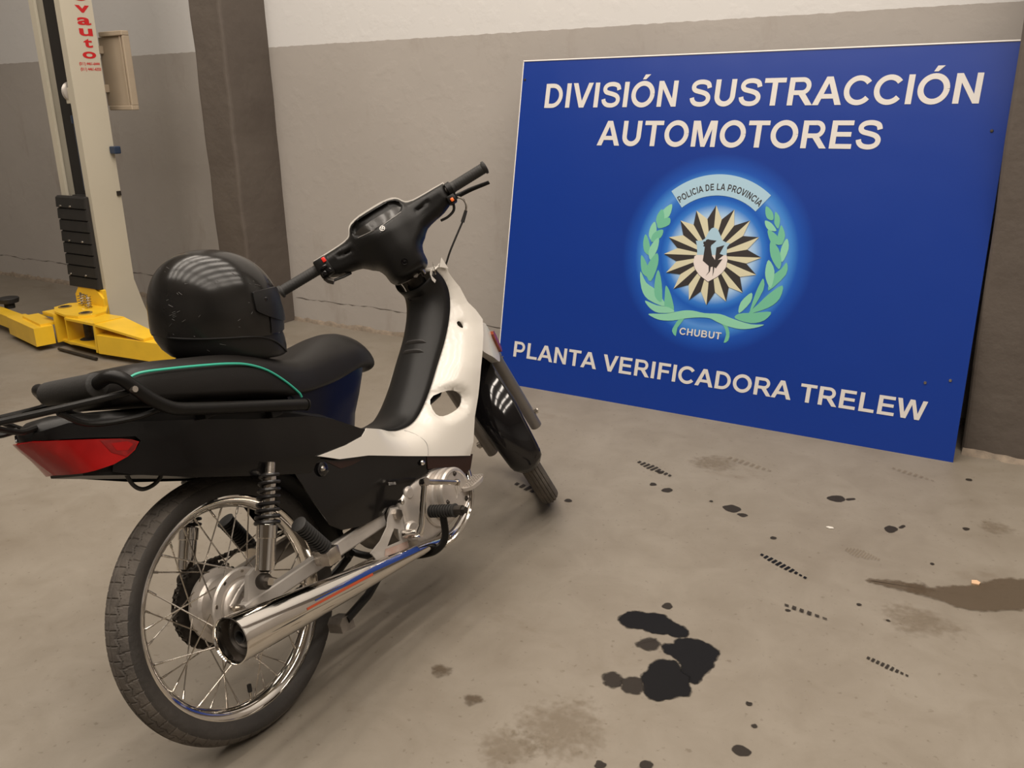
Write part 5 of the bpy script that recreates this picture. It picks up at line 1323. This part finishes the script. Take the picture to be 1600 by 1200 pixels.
# ---------------------------------------------------------------- leg shield and tunnel
edge = [(0.900, 0.835), (0.928, 0.800), (0.934, 0.757), (0.912, 0.704), (0.863, 0.643), (0.797, 0.583), (0.738, 0.530), (0.68, 0.489), (0.632, 0.470), (0.58, 0.470), (0.54, 0.480), (0.490, 0.498), (0.455, 0.511), (0.40, 0.532)]
eP, _ = smooth_path([Vector((a, b, 0)) for a, b in edge], [0] * len(edge), 4)
E2 = [(p.x, p.y) for p in eP]
def wh_y(x, z):
    d = dist_poly((x, z), E2, False)
    w = min(wof(x) + .002, float(np.interp(z, [0.33, 0.36, 0.45, 0.54, 0.58, 0.62, 0.66, 0.72, 0.80, 0.85], [0.132, 0.138, 0.143, 0.144, 0.140, 0.132, 0.120, 0.106, 0.099, 0.092])))
    base = 0.072
    k = min(1, max(0, (0.56 - x) / 0.12)) ; k = k * k * (3 - 2 * k)
    base = base + (w - base) * k
    return base + (w - base) * (1 - math.exp(-d / 0.026))
wout = [(0.915, 0.848), (0.935, 0.842), (0.942, 0.815), (0.966, 0.768), (0.974, 0.722), (0.990, 0.694), (1.000, 0.662), (0.972, 0.627), (0.937, 0.587), (0.898, 0.541), (0.851, 0.470), (0.816, 0.424), (0.783, 0.362), (0.761, 0.330), (0.671, 0.362), (0.595, 0.390), (0.536, 0.412), (0.395, 0.465), (0.298, 0.491), (0.236, 0.521), (0.331, 0.513), (0.392, 0.514)]
wpoly = wout + [(p.x, p.y) for p in eP[::-1][1:]]
hole = smooth2([(0.738, 0.514), (0.716, 0.497), (0.706, 0.470), (0.722, 0.458), (0.760, 0.457), (0.792, 0.464), (0.808, 0.484), (0.798, 0.504), (0.775, 0.515)], 2)
scr_h = [(0.918 + 0.007 * math.cos(a * PI / 6), 0.668 + 0.011 * math.sin(a * PI / 6)) for a in range(12)]
for sd in (-1, 1):
    def wf_(u, v, h, sd=sd):
        y = wh_y(u, v)
        dh = dist_poly((u, v), hole)
        inn = 0.016 * math.exp(-(dh / 0.012) ** 2)
        ds = math.hypot(u - 0.918, v - 0.668); inn += 0.006 * math.exp(-(ds / 0.014) ** 2)
        return (u, sd * (y - inn - h), v)
    ws = patch('leg_shield', wpoly, wf_, M['white_body'], moto, 0.010, [hole, scr_h], 0.004, sharp=60)
    if sd < 0:
        MB().tube([(0.600, -wh_y(.60, .39) - .0008, 0.391), (0.612, -wh_y(.612, .42) - .0008, 0.42), (0.602, -wh_y(.602, .45) - .0008, 0.448), (0.588, -wh_y(.588, .466) - .0008, 0.466)], 0.0012, 6, sub=4).obj('panel_seam', M['grey_print'], ws, True)
# black tunnel / inner shield: loft across y following the edge profile with a crown towards the rider
rg = []
nE = len(E2)
nrm = []
for i in range(nE):
    a = E2[max(0, i - 1)]; b = E2[min(nE - 1, i + 1)]
    t = Vector((b[0] - a[0], b[1] - a[1])).normalized(); nrm.append(Vector((t.y, -t.x)))
verts = []; NY = 16
for i in range(nE):
    k = i / (nE - 1)
    cr = 0.052 * (1 - k) + 0.020 * k if k < .55 else 0.031 - 0.02 * (k - .55)
    cr = float(np.interp(k, [0, 0.15, 0.35, 0.5, 0.65, 0.8, 1.0], [0.062, 0.060, 0.046, 0.034, 0.024, 0.010, 0.003]))
    # direction towards the rider: -x / up
    nd = nrm[i]
    if -0.8 * nd.x + 0.6 * nd.y < 0: nd = -nd
    for j in range(NY + 1):
        t = -1 + 2 * j / NY
        c = cr * (1 - abs(t) ** 3.0)
        lip = 0.004 * math.exp(-((abs(t) - 0.93) / 0.06) ** 2)
        verts.append((E2[i][0] + nd.x * (c + lip), t * 0.073, E2[i][1] + nd.y * (c + lip)))
F = [(i * (NY + 1) + j, i * (NY + 1) + j + 1, (i + 1) * (NY + 1) + j + 1, (i + 1) * (NY + 1) + j) for i in range(nE - 1) for j in range(NY)]
tun = mesh_obj('inner_shield', verts, F, M['inner_plastic'], moto, True, 60)
sm = tun.modifiers.new('thickness', 'SOLIDIFY'); sm.thickness = 0.003; sm.offset = -1
def on_tunnel(i, t, g=0.001):
    k = i / (nE - 1); cr = float(np.interp(k, [0, 0.15, 0.35, 0.5, 0.65, 0.8, 1.0], [0.062, 0.060, 0.046, 0.034, 0.024, 0.010, 0.003]))
    i0 = int(i); nd = nrm[i0]
    if -0.8 * nd.x + 0.6 * nd.y < 0: nd = -nd
    fr_ = i - i0; ex_ = E2[i0][0] + (E2[min(nE - 1, i0 + 1)][0] - E2[i0][0]) * fr_; ez_ = E2[i0][1] + (E2[min(nE - 1, i0 + 1)][1] - E2[i0][1]) * fr_
    c = cr * (1 - abs(t) ** 3.0) + g
    return (ex_ + nd.x * c, t * 0.073, ez_ + nd.y * c)
for iv in (17.5, 18.9):
    MB().tube([on_tunnel(iv, t, 0.0035) for t in np.linspace(0.30, -0.62, 9)], [0.001, .006, .007, .007, .007, .007, .007, .006, 0.001], 8, sx=0.6).obj('vent_slot', M['dark_inside'], tun, True)
MB().lathe([(0, 0.001), (0.003, 0.002), (0.008, 0.0025), (0.009, 0)], 'X', 14, (0, 0, 0)).xf(lambda p: Vector(on_tunnel(5.0, 0.25, 0)) + Vector((-p.x, p.y, p.z))).obj('shield_screw', M['black_gloss'], tun, True)
for k, (a, b) in enumerate((((27.0, 0.4), (24.5, 0.1)), ((27.6, 0.1), (25.2, -0.2)))):
    MB().tube([on_tunnel(a[0], a[1], 0.0006), on_tunnel((a[0] + b[0]) / 2, (a[1] + b[1]) / 2, 0.0012), on_tunnel(b[0], b[1], 0.0006)], 0.0008, 5).obj('scratch_mark', M['scratch'], tun, True)
# torn rim with a wire ring beside the steering neck
MB().prism([(0.952, 0.846), (0.968, 0.838), (0.972, 0.826), (0.964, 0.812), (0.955, 0.805), (0.946, 0.815), (0.944, 0.832)], -0.0665, -0.0655, lambda u, v, h: (u - 0.065, h - 0.001, v - 0.006)).obj('broken_notch', M['white_body'], tun)
MB().tube([(0.895 + 0.016 * math.cos(a), -0.074 + 0.012 * math.cos(a), 0.838 + 0.018 * math.sin(a)) for a in np.linspace(0.3, 5.6, 18)], 0.0011, 6).obj('wire_ring', M['chrome_dull'], tun, True)
# top of the leg shield round the neck, jagged where a piece broke off
rg = []
for (t, x, z, w) in ((0, 0.905, 0.835, 0.078), (1, 0.935, 0.842, 0.080), (2, 0.965, 0.835, 0.078), (3, 1.0, 0.80, 0.074), (4, 1.035, 0.745, 0.078), (5, 1.07, 0.68, 0.090), (6, 1.10, 0.62, 0.10), (7, 1.115, 0.58, 0.10)):
    row = []
    for j in range(15):
        a = -1 + 2 * j / 14
        row.append((x - (0.02 + 0.01 * t) * abs(a) ** 2.2, a * (w + (0.012 if 2 < t < 7 else 0)), z))
    rg.append(row)
v = [p for r in rg for p in r]
F = [(i * 15 + j, i * 15 + j + 1, (i + 1) * 15 + j + 1, (i + 1) * 15 + j) for i in range(len(rg) - 1) for j in range(14)]
fc = mesh_obj('front_cover', v, F, M['white_body'], moto, True, 60)
sm = fc.modifiers.new('thickness', 'SOLIDIFY'); sm.thickness = 0.004; sm.offset = -1
MB().add([(0.905, -0.088, 0.838), (0.935, -0.092, 0.828), (0.920, -0.090, 0.862), (0.905, -0.086, 0.838), (0.935, -0.090, 0.828), (0.920, -0.088, 0.862)], [(0, 1, 2), (5, 4, 3), (0, 2, 5, 3), (1, 4, 5, 2), (0, 3, 4, 1)]).obj('broken_tab', M['white_body'], fc)
# lower nose wings carrying the indicators
for sd in (-1, 1):
    P = smooth2([(0.975, 0.635), (1.0, 0.652), (1.022, 0.638), (1.062, 0.590), (1.088, 0.550), (1.085, 0.530), (1.065, 0.520), (1.03, 0.535), (0.985, 0.560), (0.955, 0.585), (0.95, 0.62)], 2)
    def nf(u, v, h, sd=sd): return (u, sd * (0.118 - h - 0.6 * max(0, u - 1.0) ** 1.2 + 0.0), v)
    nw = patch('nose_wing', P, nf, M['white_body'], moto, 0.015, (), 0.03, sharp=40)
    MB().prism(smooth2([(1.038, 0.604), (1.052, 0.612), (1.082, 0.578), (1.100, 0.548), (1.090, 0.540), (1.064, 0.568)], 2), 0.080, 0.122, lambda u, v, h, sd=sd: (u + .004, sd * (h - 0.6 * max(0, u - 1.0) ** 1.2 + .004), v + .004)).obj('front_indicator', M['amber'], nw)

# ---------------------------------------------------------------- fork, front mudguard (steered)
def SM(mb): return mb.xf(lambda p: S(p))
ax_f = Vector((WB, 0, RWH))
# fork legs lie on a line parallel to the steering axis just behind the axle
for sd in (-1, 1):
    base = Vector((WB - 0.008, sd * 0.083, RWH)) - AD * 0.055
    lg = SM(MB().tube([base, base + AD * 0.004, base + AD * 0.30, base + AD * 0.302, base + AD * 0.33], [0.013, 0.019, 0.0195, 0.0225, 0.0225], 20)).obj('fork_leg', M['fork'], moto, True, 35)
    SM(MB().tube([base + AD * 0.32, base + AD * 0.52], 0.0135, 16)).obj('fork_tube', M['chrome_dull'], lg, True, 40)
    SM(MB().tube([base + AD * 0.325, base + AD * 0.345], 0.024, 16)).obj('dust_seal', M['rubber'], lg, True, 40)
    SM(MB().tube([(WB - .006, sd * 0.07, RWH), (WB - .006, sd * 0.115, RWH)], 0.006, 8).tube([(WB - .006, sd * 0.102, RWH), (WB - .006, sd * 0.112, RWH)], 0.011, 6)).obj('axle_nut', M['chrome_dull'], lg, True, 30)
SM(MB().tube([Vector((WB - .008, -0.10, RWH)) + AD * .44, Vector((WB - .008, 0.10, RWH)) + AD * .44], 0.022, 14).tube([Vector((WB - .06, 0, RWH)) + AD * .42, Vector((WB - .06, 0, RWH)) + AD * .66], 0.02, 14)).obj('fork_yoke', M['black_plastic'], moto, True)
# mudguard: deep section wrapping the rear of the wheel, rounded end
rows = []
angs = np.linspace(math.radians(201), math.radians(40), 46)
for i, a in enumerate(angs):
    k = i / (len(angs) - 1)
    e = min(1, k / 0.05); e2 = min(1, (1 - k) / 0.05)
    wf = math.sqrt(max(0.02, 1 - (1 - e) ** 2)) * math.sqrt(max(0.02, 1 - (1 - e2) ** 2))
    w = (0.049 + 0.015 * min(1, k * 4)) * (0.6 + .4 * wf); rr = 0.302 + 0.012 * min(1, k * 3) 
    row = []
    for j in range(17):
        t = -1 + 2 * j / 16
        yy = w * math.copysign(min(1, abs(t) * 1.35) ** 0.9, t) if abs(t) < 0.74 else math.copysign(w, t)
        dr = 0.0 - 0.010 * (abs(yy) / w) ** 3 if abs(t) < .74 else -0.010 - (abs(t) - 0.74) / 0.26 * 0.045 * wf
        cb = 0.004 * math.cos(min(1, abs(t) * 1.35) * PI * 1.0)
        row.append(((rr + dr + cb) * math.cos(a) + WB, yy, (rr + dr + cb) * math.sin(a) + RWH))
    rows.append(row)
v = [S(p) for r in rows for p in r]
F = [(i * 17 + j, i * 17 + j + 1, (i + 1) * 17 + j + 1, (i + 1) * 17 + j) for i in range(len(rows) - 1) for j in range(16)]
mgf = mesh_obj('front_mudguard', v, F, M['black_gloss'], moto, True, 60)
sm = mgf.modifiers.new('thickness', 'SOLIDIFY'); sm.thickness = 0.003; sm.offset = -1

# ---------------------------------------------------------------- handlebar (steered)
half = [(0.0, 1.044), (0.035, 1.0435), (0.066, 1.038), (0.080, 1.028), (0.090, 1.013), (0.110, 1.006), (0.15, 1.004), (0.20, 1.003), (0.208, 0.998), (0.208, 0.955), (0.200, 0.946), (0.168, 0.932), (0.135, 0.926), (0.105, 0.918), (0.085, 0.900), (0.070, 0.888), (0.062, 0.868), (0.060, 0.846), (0.050, 0.832), (0.030, 0.826), (0.0, 0.824)]
outl = [(y, z) for y, z in half] + [(-y, z) for y, z in half[::-1][1:-1]]
outl = smooth2(outl, 2)
gz = [(0.0, 1.011), (0.045, 1.011), (0.066, 1.009), (0.074, 1.000), (0.060, 0.992), (0.03, 0.986), (0.0, 0.985)]
gpoly = smooth2([(y, z) for y, z in gz] + [(-y, z) for y, z in gz[::-1][1:-1]], 2)
hood = smooth2([(0.0, 1.036), (0.045, 1.036), (0.070, 1.028), (0.080, 1.004), (0.06, 0.988), (0.03, 0.982), (0, 0.981), (-0.03, 0.982), (-0.06, 0.988), (-0.080, 1.004), (-0.070, 1.028), (-0.045, 1.036)], 2)
XC = 0.862
def depth(y, z):
    ay = abs(y)
    D = 0.036 + 0.050 * math.exp(-(ay / 0.078) ** 2.6)
    if z > 0.955 and ay < 0.13:
        k = min(1, (z - 0.955) / 0.085); D *= 1 - 0.42 * k * k * (3 - 2 * k) * (1 if ay < .09 else (0.13 - ay) / .04)
    if z < 0.92: D *= 1 - 0.18 * min(1, (0.92 - z) / 0.09) ** 2
    return D
def back(u, v, h):
    if h: return S((XC + 0.004, u, v))
    d = dist_poly((u, v), outl); e = min(1, d / 0.024)
    x = XC - depth(u, v) * math.sqrt(max(0, 1 - (1 - e) ** 2.2))
    if pip((u, v), hood):
        dh = dist_poly((u, v), hood); x += 0.022 * min(1, dh / 0.008)
    # grooves in the arms
    for sg in (-1, 1):
        gx = 0.118 * sg
        t = (u * sg - 0.095) / 0.055
        if -0.1 < t < 1.1:
            zz = 0.970 + t * 0.009
            x += 0.007 * math.exp(-((v - zz) / 0.0035) ** 2) * max(0, min(1, t * 6, (1.0 - t) * 6))
    return S((x, u, v))
hb = patch('handlebar_cover', outl, back, M['black_plastic'], moto, 0.0055, (), 1.0, sharp=70)
cyc = 0.93
wo = [(y * 1.012, 0.93 + (z - 0.93) * (1.045 if z > 0.93 else 1.01)) for y, z in outl]
def frontf(u, v, h):
    if h: return S((XC + 0.001, u, v))
    d = dist_poly((u, v), wo); e = min(1, d / 0.03)
    D = float(np.interp(abs(u), [0, 0.06, 0.11, 0.21], [0.085, 0.075, 0.035, 0.025]))
    return S((XC + 0.003 + D * math.sqrt(max(0, 1 - (1 - e) ** 2.2)), u, v))
whc = patch('headlamp_cowl', wo, frontf, M['white_body'], moto, 0.010, (), 1.0, sharp=70)
SM(MB().lathe([(0, 0.957), (0.03, 0.954), (0.055, 0.943), (0.060, 0.930)], 'X', 28, (0, 0, 0.955))).obj('headlamp_lens', M['gauge'], whc, True)
def glens(u, v, h):
    return S((XC - depth(u, v) * 0.99 + 0.0125, u, v))
ga = patch('instrument_lens', gpoly, glens, M['gauge'], hb, 0.008)
def onb(u, v, g=0.0005):
    p = back(u, v, 0); q = Vector(p) - (STM.to_3x3() @ Vector((g, 0, 0))); return q
for (a, b) in (((0.070, 0.990), (0.02, 0.9825)), ((0.0, 0.981), (-0.066, 0.989))):
    MB().tube([onb(a[0] + (b[0] - a[0]) * k / 5, a[1] + (b[1] - a[1]) * k / 5, 0.001) for k in range(6)], 0.0007, 5).obj('lens_edge', M['grey_print'], ga, True)
em = MB(); cE = (0.0, 0.9735)
v = [onb(cE[0] + a, cE[1] + b, 0.0015) for a, b in ((-0.011, -0.008), (0.011, -0.008), (0.011, 0.008), (-0.011, 0.008))]
em.add(v, [(0, 1, 2, 3)]); emo = em.obj('emblem', M['rubber'], hb)
MB().tube([onb(0.0065 * math.cos(a), 0.9735 + 0.0065 * math.sin(a), 0.0022) for a in np.linspace(0, 2 * PI, 20, endpoint=False)], 0.0011, 5, closed=True).obj('emblem_ring', M['white_print'], emo, True)
for (a, b) in (((-0.004, 0.9775), (0.004, 0.9695)), ((0.004, 0.9775), (-0.0005, 0.9735)), ((-0.004, 0.9705), (-0.001, 0.9735))):
    MB().tube([onb(a[0], a[1], 0.0022), onb(b[0], b[1], 0.0022)], 0.0012, 5).obj('emblem_stroke', M['white_print'], emo, True)
MB().lathe([(0, -0.002), (0.003, -0.002), (0.004, 0.001), (0.0075, 0.001), (0.0085, -0.001), (0.0095, 0.001)], 'X', 18, (0, 0, 0)).xf(lambda p: onb(-0.004, 0.868, 0.002) + (STM.to_3x3() @ Vector((p.x, p.y, p.z)))).obj('cover_screw', M['black_gloss'], hb, True)
# bar, grips, switches
SM(MB().tube([(0.840, -0.33, 0.978), (0.848, -0.19, 0.977), (0.86, 0, 0.93), (0.848, 0.19, 0.977), (0.840, 0.33, 0.978)], 0.011, 12, sub=4)).obj('handlebar', M['steel_dark'], moto, True)
for sd in (-1, 1):
    P = []; Rr = []
    y0 = 0.222 if sd < 0 else 0.213
    P.append((0.846, sd * y0, 0.978)); Rr.append(0.0165)
    for i in range(14):
        yy = y0 + 0.004 + i * (0.325 - y0 - 0.006) / 14
        P += [(0.846 - (yy - y0) * .05, sd * yy, 0.978), (0.846 - (yy - y0) * .05, sd * (yy + 0.0042), 0.978), (0.846 - (yy - y0) * .05, sd * (yy + 0.0045), 0.978)]
        Rr += [0.0152, 0.0152, 0.0145]
    P += [(0.840, sd * 0.324, 0.978), (0.840, sd * 0.3245, 0.978), (0.840, sd * 0.330, 0.978), (0.840, sd * 0.332, 0.978)]; Rr += [0.0155, 0.0185, 0.0185, 0.014]
    SM(MB().tube(P, Rr, 18)).obj('hand_grip', M['rubber'], moto, True, 40)
# left switch block
sbk = SM(MB().box(0.822, 0.868, 0.172, 0.212, 0.945, 1.000, 0.005)).obj('switch_block', M['black_plastic'], moto, True, 40)
SM(MB().box(0.817, 0.826, 0.176, 0.186, 0.982, 0.996, 0.002)).obj('red_button', M['red'], sbk, True, 40)
SM(MB().box(0.815, 0.824, 0.182, 0.204, 0.968, 0.976, 0.002)).obj('slider', M['black_gloss'], sbk, True, 40)
SM(MB().box(0.812, 0.824, 0.176, 0.188, 0.950, 0.962, 0.002)).obj('horn_button', M['black_gloss'], sbk, True, 40)
SM(MB().box(0.812, 0.824, 0.192, 0.206, 0.950, 0.962, 0.002)).obj('indicator_switch', M['black_gloss'], sbk, True, 40)
SM(MB().tube([(0.835, 0.205, 0.947), (0.83, 0.200, 0.935), (0.83, 0.190, 0.925)], 0.008, 8)).obj('lever_boss', M['steel_dark'], sbk, True)
SM(MB().tube([(0.84, 0.19, 0.930), (0.845, 0.16, 0.925), (0.86, 0.14, 0.925)], 0.004, 6)).obj('cable_stub', M['rubber'], sbk, True)
# right switch ring, lever, cables
rbk = SM(MB().tube([(0.846, -0.206, 0.977), (0.846, -0.207, 0.977), (0.846, -0.221, 0.977), (0.846, -0.222, 0.977)], [0.014, 0.021, 0.021, 0.015], 18)).obj('throttle_housing', M['black_plastic'], moto, True, 30)
SM(MB().box(0.822, 0.862, -0.216, -0.192, 0.938, 0.962, 0.004)).obj('switch_lug', M['black_plastic'], rbk, True, 30)
SM(MB().box(0.816, 0.824, -0.208, -0.199, 0.942, 0.952, 0.002)).obj('orange_button', M['orange'], rbk, True, 40)
SM(MB().tube([(0.868, -0.212, 0.955), (0.885, -0.235, 0.955), (0.888, -0.27, 0.952), (0.880, -0.315, 0.943), (0.879, -0.322, 0.942)], [0.008, 0.007, 0.0065, 0.0055, 0.005], 10, sub=4, sx=0.6)).obj('brake_lever', M['black_plastic'], moto, True)
cb = SM(MB().tube([(0.855, -0.222, 0.950), (0.850, -0.232, 0.935), (0.850, -0.231, 0.918), (0.853, -0.222, 0.905)], 0.0030, 8, sub=5)).obj('brake_cable', M['chrome_dull'], moto, True)
SM(MB().tube([(0.853, -0.223, 0.906), (0.858, -0.198, 0.884)], [0.0045, 0.0055], 8)).obj('cable_boot', M['rubber'], cb, True)
SM(MB().tube([(0.858, -0.199, 0.885), (0.864, -0.16, 0.858), (0.872, -0.125, 0.833), (0.885, -0.10, 0.812), (0.90, -0.07, 0.79)], 0.0028, 8, sub=5)).obj('cable_sheath', M['rubber'], cb, True)
SM(MB().tube([(0.852, -0.205, 0.945), (0.858, -0.195, 0.925), (0.864, -0.172, 0.918), (0.872, -0.15, 0.920)], 0.0040, 8, sub=5)).obj('switch_wire', M['rubber'], moto, True)
# neck between cover and shield
SM(MB().tube([Vector((0.885, 0, 0.83)) - AD * 0.10, Vector((0.885, 0, 0.83)) + AD * 0.05], 0.024, 18)).obj('steering_neck', M['steel_dark'], moto, True)
SM(MB().tube([(0.845, -0.01, 0.826), (0.838, -0.01, 0.826)], 0.008, 6).tube([(0.85, -0.032, 0.836), (0.85, -0.032, 0.815)], 0.005, 8)).obj('neck_fittings', M['chrome'], moto, True, 30)

# ================================================================== HELMET
hc = BRm @ Vector((0.165, 0.0, 0.790))
hh_ = math.radians(56)
Zh = (BRm.to_3x3() @ Vector((0, 0, 1))); Zh = (Zh * 0.35 + Vector((0, 0, 1)) * 0.65).normalized()
Xh = Vector((math.cos(hh_), math.sin(hh_), 0)); Xh = (Xh - Zh * Xh.dot(Zh)).normalized(); Yh = Zh.cross(Xh)
pit = math.radians(8)
Xh, Zh = Xh * math.cos(pit) - Zh * math.sin(pit), Zh * math.cos(pit) + Xh * math.sin(pit)
Xh, Yh, Zh = Xh * 0.80, Yh * 0.86, Zh * 0.88
HM = Matrix(((Xh.x, Yh.x, Zh.x, hc.x), (Xh.y, Yh.y, Zh.y, hc.y), (Xh.z, Yh.z, Zh.z, hc.z), (0, 0, 0, 1)))
helm = empty('helmet', HM)
tag(helm, 'scuffed black motorcycle helmet resting on the rear of the seat', 'helmet')
# side profile: (h, x_back, x_front, half width)
hp = [(0.058, -0.172, 0.168, 0.128), (0.075, -0.1745, 0.168, 0.130)]
for k in range(0, 15):
    q = math.sin(k / 14 * PI / 2); rr = (1 - q ** 2.25) ** (1 / 2.25) if k < 14 else 0.015
    cx0 = -0.004 - 0.016 * q
    hp.append((0.10 + 0.155 * q, cx0 - 0.172 * rr, cx0 + 0.170 * rr, 0.132 * rr))
hv = [Vector((a, b, c)) for a, b, c, d in hp]
HP, HW = smooth_path(hv, [d for a, b, c, d in hp], 2)
rg = []
for p, w in zip(HP, HW):
    h, xb, xf2 = p; cx2 = (xb + xf2) / 2; a_ = (xf2 - xb) / 2
    rg.append([(cx2 + a_ * math.copysign(abs(math.cos(t)) ** 0.95, math.cos(t)), w * math.copysign(abs(math.sin(t)) ** 0.92, math.sin(t)), h) for t in [2 * PI * k / 48 for k in range(48)]])
MB().rings(rg).obj('shell', M['helmet'], helm, True, 60)
lp = [(0.0, -0.115, 0.172, 0.100), (0.004, -0.128, 0.176, 0.108), (0.02, -0.148, 0.176, 0.118), (0.04, -0.162, 0.172, 0.124), (0.058, -0.169, 0.166, 0.1265)]
rg = []
for h, xb, xf2, w in lp:
    cx2 = (xb + xf2) / 2; a_ = (xf2 - xb) / 2
    rg.append([(cx2 + a_ * math.copysign(abs(math.cos(t)) ** 0.95, math.cos(t)), w * math.copysign(abs(math.sin(t)) ** 0.92, math.sin(t)), h) for t in [2 * PI * k / 48 for k in range(48)]])
MB().rings(rg).obj('chin_band', M['helmet_trim'], helm, True, 50)
# trim line sweeping down at the front, and visor hinge plates
def hs(x, h, sd, g=0.002):
    xb = float(np.interp(h, [q[0] for q in lp] + [q[0] for q in hp], [q[1] for q in lp] + [q[1] for q in hp])); xf2 = float(np.interp(h, [q[0] for q in lp] + [q[0] for q in hp], [q[2] for q in lp] + [q[2] for q in hp]))
    w = float(np.interp(h, [q[0] for q in lp] + [q[0] for q in hp], [q[3] for q in lp] + [q[3] for q in hp]))
    cx2 = (xb + xf2) / 2; a_ = (xf2 - xb) / 2
    c = max(-1, min(1, (x - cx2) / a_)); cc = math.copysign(abs(c) ** (1 / .95), c); s_ = math.sqrt(max(0, 1 - cc * cc)) ** 0.92
    return (x + g * c, sd * (w * s_ + g), h)
for sd in (-1, 1):
    MB().tube([hs(x, h, sd, 0.001) for x, h in ((-0.168, 0.059), (-0.12, 0.059), (-0.06, 0.059), (0.0, 0.060), (0.06, 0.060), (0.10, 0.055), (0.135, 0.040), (0.160, 0.018), (0.170, 0.006))], 0.0022, 6, sub=3).obj('edge_trim', M['helmet_trim'], helm, True)
    pl_ = smooth2([(0.073, 0.158), (0.078, 0.165), (0.128, 0.170), (0.146, 0.163), (0.152, 0.13), (0.165, 0.098), (0.163, 0.086), (0.13, 0.098), (0.085, 0.118), (0.078, 0.13)], 2)
    vp = patch('visor_hinge_plate', pl_, lambda u, v, h, sd=sd: hs(u, v, sd, 0.006 - h), M['helmet_trim'], helm, 0.012, (), 0.005, sharp=40)
    MB().lathe([(0, -0.002), (0.004, -0.0015), (0.0055, 0.001), (0.0055, .004)], 'Y', 12, (0, 0, 0)).xf(lambda p: Vector(hs(0.104, 0.146, sd, 0.006)) + Vector((p.x, sd * -p.y, p.z))).obj('hinge_screw', M['black_gloss'], vp, True)
# visor / face opening across the front
rows = []
for h in np.linspace(0.062, 0.150, 10):
    xf2 = float(np.interp(h, [q[0] for q in hp], [q[2] for q in hp])); xb = float(np.interp(h, [q[0] for q in hp], [q[1] for q in hp])); w = float(np.interp(h, [q[0] for q in hp], [q[3] for q in hp]))
    cx2 = (xb + xf2) / 2; a_ = (xf2 - xb) / 2
    rows.append([(cx2 + (a_ + 0.003) * abs(math.cos(t)) ** 0.95, (w + .003) * math.copysign(abs(math.sin(t)) ** 0.92, math.sin(t)), h) for t in np.linspace(-0.78, 0.78, 20)])
v = [p for r in rows for p in r]
F = [(i * 20 + j, i * 20 + j + 1, (i + 1) * 20 + j + 1, (i + 1) * 20 + j) for i in range(9) for j in range(19)]
mesh_obj('visor', v, F, M['helmet_trim'], helm, True)
# scuffs
rs = random.Random(11)
for k in range(34):
    x = rs.uniform(-0.15, 0.09); h = rs.uniform(0.02, 0.22); a = rs.uniform(-1.2, 1.2); L = rs.uniform(0.003, 0.018)
    if k < 6: x, h, L, a = -0.12 + rs.uniform(-.01, .01), 0.115 + rs.uniform(-.008, .006), 0.010, 0.7
    q0 = hs(x, h, -1, 0.0004); q1 = hs(x + L * math.cos(a), h + L * math.sin(a) * .6, -1, 0.0004)
    MB().tube([q0, q1], [0.0006, 0.0004], 4).obj('scuff_mark', M['scratch'], helm)
MB().tube([(-0.10, -0.03, 0.002), (-0.13, -0.06, -0.008), (-0.145, -0.075, -0.006), (-0.12, -0.08, 0.002)], 0.006, 6, sub=4, sx=0.4).obj('chin_strap', M['rubber'], helm, True)
